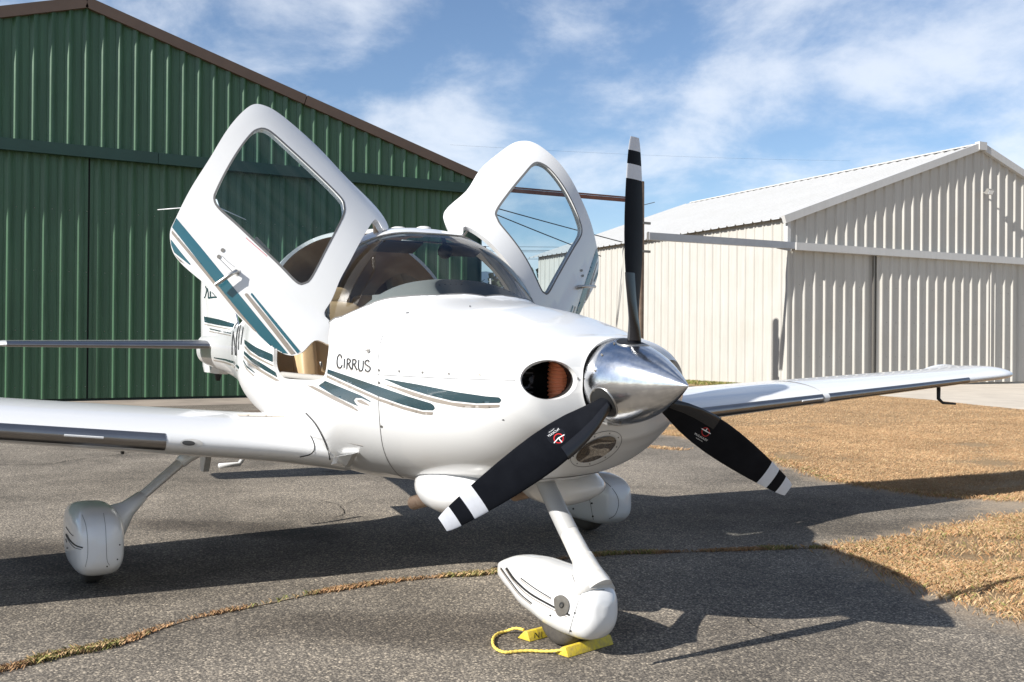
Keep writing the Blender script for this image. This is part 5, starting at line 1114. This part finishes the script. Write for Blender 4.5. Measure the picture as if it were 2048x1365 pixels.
# main gear
for sgn in (-1, 1):
    y = -1.672 if sgn < 0 else 1.645
    rows = [(-2.455, y, .255, .015, .02, .02), (-2.465, y, .255, .06, .075, .075), (-2.50, y, .257, .105, .125, .125), (-2.58, y, .258, .122, .160, .165), (-2.72, y, .258, .131, .178, .180), (-2.90, y, .255, .132, .180, .180), (-3.06, y, .255, .123, .168, .162), (-3.22, y, .258, .108, .138, .125), (-3.38, y, .262, .075, .098, .09), (-3.50, y, .264, .040, .058, .055), (-3.56, y, .265, .012, .025, .025)]
    rows = [(x-.17, *q) for x, *q in rows]
    mf, V, F = pant(rows, 'white_paint', 'main_wheel_fairing', plane, 44, 3.3); BM = BVHTree.FromPolygons([tuple(p) for p in V], [tuple(q) for q in F]); mf['label'] = 'wheel fairing under the near wing' if sgn < 0 else 'wheel fairing under the far wing'
    wheel((-3.05, y, .185), .185, .12, mf)
    up = np.array([-3.0, sgn*1.135, .70]); lo_ = np.array([-2.98, sgn*1.495, .40]); d_ = (lo_-up)
    pts = [up+np.array([0, -sgn*.09, .07]), up, up+d_*.25, up+d_*.5, up+d_*.75, lo_, lo_+np.array([-.01, sgn*.09, -.07])]
    V, F = flat_tube(pts, [.075, .066, .062, .060, .058, .058, .058], [.030, .029, .026, .025, .024, .024, .024], 20, np.array([1., 0, 0])); lg = mk('main_gear_leg', V, F, 'white_worn', plane, True, sharp=50)
    V, F = flat_tube([up+np.array([0, -sgn*.16, .09]), up+np.array([.0, -sgn*.07, .045]), up+d_*.10, up+d_*.22], [.19, .12, .082, .070], [.10, .055, .036, .031], 24, np.array([1., 0, 0])); mk('leg_fillet', V, F, 'white_paint', lg, True)
    V, F = flat_tube([lo_-d_*.22, lo_, lo_+np.array([-.005, sgn*.06, -.05]), lo_+np.array([-.01, sgn*.13, -.11])], [.066, .085, .14, .21], [.030, .046, .085, .13], 24, np.array([1., 0, 0])); mk('wheel_fillet', V, F, 'white_paint', lg, True)
    if sgn < 0:
        for pts_, w_ in (([(132, 1054), (140, 1066), (147, 1072.5)], 1.3), ([(132, 1068), (141, 1082), (152, 1091.5), (166, 1096)], 2.8), ([(131.5, 1071), (141, 1087), (150, 1096), (163, 1099.5)], 1.0), ([(131.5, 1078), (134, 1085)], 1.2)): ribbons('stripe', [(pts_, w_)], BM, 'black_line', mf, .0015)
        for pts_ in ([(164, 1030), (171, 1048), (175, 1075), (175.5, 1110), (171, 1134)], [(207, 1027), (211, 1055), (212.5, 1090), (214, 1120), (219, 1131)]): ribbons('seam', [(pts_, .9)], BM, 'grey_line', mf, .001)
        for q in ((135, 1096.5), (239, 1090), (234.5, 1119), (214, 1133)): dots('screw', [q], 1.6, BM, 'rubber', mf, .002)
    else:
        ribbons('seam', [([(1186, 951), (1215, 968), (1233, 990), (1237, 1010), (1230, 1030), (1218, 1038)], 1.1), ([(1168, 985), (1179, 1000), (1184, 1025), (1187, 1040)], .9)], BM, 'grey_line', mf, .001)
        for q in ((1147, 1018), (1174, 991.5), (1184, 1007), (1186, 1033)): dots('screw', [q], 2, BM, 'rubber', mf, .002)
    g3 = np.array([1, -sgn, 1]); q = [at(505, 895, x=-4.25), at(490, 912, x=-4.2), at(478, 929, x=-4.15), at(438, 932, x=-4.12)]; V, F = tube([p_*g3 for p_ in q], .017, 8); mk('boarding_step', V, F, 'white_paint', plane, True)
    hc = at(412, 920, x=-3.55)*g3; V, F = box((0, 0, 0), (.10, .018, .075)); V[:, 0] = np.where(V[:, 2] < 0, V[:, 0]*.35-.03, V[:, 0]); mk('flap_hinge', V+hc, F, 'white_worn', plane, False)
# belly vane near the wing root
q = [at(662, 930, y=-.60), at(706, 908, y=-.60), at(668, 915, y=-.585), at(690, 936, y=-.50)]
V = np.array([q[0], q[3], q[1], q[2]]); V = np.vstack([V, V+np.array([0, .03, .006])]); mk('root_vane', V, [(0, 1, 2, 3), (7, 6, 5, 4), (0, 4, 5, 1), (1, 5, 6, 2), (2, 6, 7, 3), (3, 7, 4, 0)], 'white_paint', plane, False)
# roof aerials
for q, r_ in (((-2.62, .13), .045), ((-2.93, .10), .05)):
    s = -q[0]; zt_ = float(ct(np.array(s)))-.012; th = np.linspace(0, 2*np.pi, 24, endpoint=False); prof = [(1.0, 0), (1.0, .35), (.92, .75), (.6, .95), (.1, 1)]
    rings = [np.stack([q[0]+r_*1.25*a*np.cos(th), q[1]+r_*a*np.sin(th), np.full(24, zt_+h*.034)], 1) for a, h in prof]; V, F = loft(rings); mk('gps_aerial', V, F, 'white_worn', plane, True, sharp=60)
# ---- cabin: glare shield, panel, seats, compass, visors
gs_ = []; fx = np.linspace(1.64, 2.04, 14)
for x in fx:
    u_ = (x-1.64)/.40; w_ = float(np.interp(x, [1.64, 1.72, 1.85, 2.04], [.10, .32, .43, .48])); yy = np.linspace(-w_, w_, 25); hmp = 1.572+.106*math.sin(min(u_*1.25, 1)*np.pi/2); gs_.append(np.stack([np.full(25, -x), yy, hmp-.15*np.abs(yy/.48)**2.6], 1))
k = 25; V = np.concatenate(gs_); F = [(i*k+j, (i+1)*k+j, (i+1)*k+j+1, i*k+j+1) for i in range(13) for j in range(24)]
V2 = V[-k:].copy(); V2[:, 2] -= .04; V2[:, 0] -= .012; n0 = len(V); V = np.vstack([V, V2]); F += [(n0-k+j, n0+j, n0+j+1, n0-k+j+1) for j in range(24)]
gl_ = mk('glare_shield', V, F, 'dash_grey', plane, True, sharp=60)
for y in (-.10, .22):
    parts = [box((-1.80-.012*(i % 2), y+.016*(i-4), 1.641-.15*abs((y+.016*(i-4))/.48)**2.6), (.012, .004, .004)) for i in range(9)]; V, F = join(parts); mk('defrost_vent', V, F, 'cockpit_dark', gl_, False)
V, F = box((-2.02, 0, 1.34), (.10, .50, .15)); mk('instrument_panel', V, F, 'cockpit_dark', plane, False)
V, F = box((-2.10, .02, 1.50), (.08, .40, .09)); mk('panel_sun_block', V, F, 'dash_grey', plane, False)  # box added to block sunlight passing through the cabin
def cushion(name, c, h, rot, m_, parent, lv=.35):
    bm = bmesh.new(); bmesh.ops.create_cube(bm, size=2.0); bmesh.ops.subdivide_edges(bm, edges=bm.edges, cuts=5, use_grid_fill=True)
    for v_ in bm.verts:
        q = np.array(v_.co); n_ = (np.abs(q)**4).sum()**.25; q = q/n_*1.0; v_.co = q*np.asarray(h)*1.06
    bm.verts.index_update(); V = np.array([v_.co for v_ in bm.verts])@np.asarray(rot).T+np.asarray(c); F = [[v_.index for v_ in f_.verts] for f_ in bm.faces]; bm.free(); return mk(name, V, F, m_, parent, True)
def ry(a): c, s = math.cos(a), math.sin(a); return np.array([[c, 0, s], [0, 1, 0], [-s, 0, c]])
for sx, tilt in ((2.95, .30), (3.85, .28)):
    for y in (-.32, .32):
        st_ = cushion('seat', (-sx+.26, y, 1.0), (.27, .235, .085), ry(.1), 'leather', plane); c = np.array([-sx, y, 1.28]); Rr = ry(-tilt)
        cushion('backrest', c, (.075, .235, .30), Rr, 'leather', st_); cushion('bolster', c+Rr@np.array([.06, -.19, -.03]), (.05, .05, .27), Rr, 'leather', st_); cushion('bolster', c+Rr@np.array([.06, .19, -.03]), (.05, .05, .27), Rr, 'leather', st_)
        V, F = tube([c+Rr@np.array([.078, -.15, -.30]), c+Rr@np.array([.083, -.15, .0]), c+Rr@np.array([.078, -.13, .28])], .004, 6); mk('seam', V, F, 'carpet', st_, True)
        cushion('headrest', c+Rr@np.array([.0, 0, .345]), (.05, .13, .06), Rr, 'leather', st_)
V, F = tube([(-2.60, -.52, 1.22), (-2.63, -.50, 1.17), (-2.66, -.47, 1.16)], .007, 6); mk('seat_buckle', V, F, 'steel', plane, True)
c = np.array([-2.12, .03, 1.845]); th = np.linspace(0, 2*np.pi, 24, endpoint=False); rings = [np.stack([c[0]+.042*math.sin(a)*np.cos(th), c[1]+.042*math.sin(a)*np.sin(th), np.full(24, c[2]+.042*math.cos(a))], 1) for a in np.linspace(.05, 3.09, 14)]; V, F = loft(rings); cp_ = mk('compass', V, F, 'cockpit_dark', plane, True)
V, F = tube([c+np.array([0, 0, .03]), c+np.array([-.03, 0, .08])], .012, 8); mk('compass_mount', V, F, 'cockpit_dark', cp_, True)
for y in (-.20, .20):
    V, F = box((0, 0, 0), (.075, .12, .004)); V = V@ry(-.32).T+np.array([-2.245, y, 1.868]); mk('sun_visor', V, F, 'cockpit_dark', plane, False)
V, F = tube([(-2.2, -.20, 1.90), (-2.2, .22, 1.90)], .005, 6); mk('visor_rail', V, F, 'steel', plane, True)
# cabin side lining below the door sill: sill tube seen in the opening
for sgn in (-1, 1):
    sl_ = []
    for s in np.linspace(2.03, 2.80, 10):
        q = np.array(sth(s, 1.142)); n_ = snorm(np.array([q[0]]), np.array([q[1]/KT]))[0]; sl_.append((surf(np.array([q[0]]), np.array([q[1]/KT]))[0]-n_*.035)*np.array([1, 1 if sgn < 0 else -1, 1]))
    V, F = tube(sl_, .017, 8); mk('door_sill', V, F, 'dash_grey', fus, True)
# ------------------------------------------------------------------ wheel chocks with their rope
ch = empty('wheel_chocks', (-.8, 0, 0), 'pair of yellow wooden wheel chocks joined by a yellow rope at the nose wheel', 'wheel chocks')
def chock(a, b_, w, h, inward, top=.35):
    """triangular-section block from a to b on the ground; the low side faces the wheel"""
    a = np.asarray(a, float); b_ = np.asarray(b_, float); n_ = np.asarray(inward, float); q = []
    for p in (a, b_): q += [p, p+n_*w, p+n_*w*(.5-top/2+.12)+Z*h, p+n_*w*(.5-top/2-.10)+Z*h]
    return np.array(q), [(0, 1, 5, 4), (1, 2, 6, 5), (2, 3, 7, 6), (3, 0, 4, 7), (3, 2, 1, 0), (4, 5, 6, 7)]
A1 = at(1137, 1317, z=0.); B1 = at(1228, 1290, z=0.); ax = (B1-A1)/np.linalg.norm(B1-A1); inn = np.array([-ax[1], ax[0], 0])
inn = inn if inn[0] < 0 else -inn
def block(a, b_, w, h, inn):
    V, F = chock(a, b_, w, h, inn); bm = bmesh.new(); vv = [bm.verts.new(v_) for v_ in V]; [bm.faces.new([vv[i] for i in f_]) for f_ in F]; bmesh.ops.recalc_face_normals(bm, faces=bm.faces)
    bmesh.ops.bevel(bm, geom=list(bm.edges), offset=.004, segments=2, profile=.5, affect='EDGES'); bm.verts.index_update(); V = [v_.co.copy() for v_ in bm.verts]; F = [[v_.index for v_ in f_.verts] for f_ in bm.faces]; bm.free()
    return mk('block', V, F, 'chock_yellow', ch, True, sharp=30)
k1 = block(A1+Z*.001, B1+Z*.001, .085, .040, inn)
A2 = at(1060, 1285, z=0.); A2[2] = .001; k2 = block(A2, A2+ax*.30, .085, .042, inn)
BK = BVHTree.FromPolygons([tuple(v_.co) for v_ in k2.data.vertices], [tuple(p.vertices) for p in k2.data.polygons])
word('lettering', 'N1', (1077, 1271), (15, -1.6), (1.5, -17), BK, 'black_line', k2, .001)
rp = [(1047, 1271), (1030, 1265), (1012, 1263), (995, 1268), (986, 1278), (987, 1292), (997, 1301), (1012, 1305), (1035, 1303), (1060, 1302), (1085, 1303), (1110, 1306), (1132, 1308)]
rp3 = [at(x, y, z=.010) for x, y in rp]; rp3[0][2] = .035; rp3[-1][2] = .03; rp3[1][2] = .028; rp3[-2][2] = .018
rp3 = crom(rp3, 8); V, F = tube(rp3, .0065+.0012*np.cos(np.arange(len(rp3))*1.9), 8); mk('rope', V, F, 'rope_yellow', ch, True)
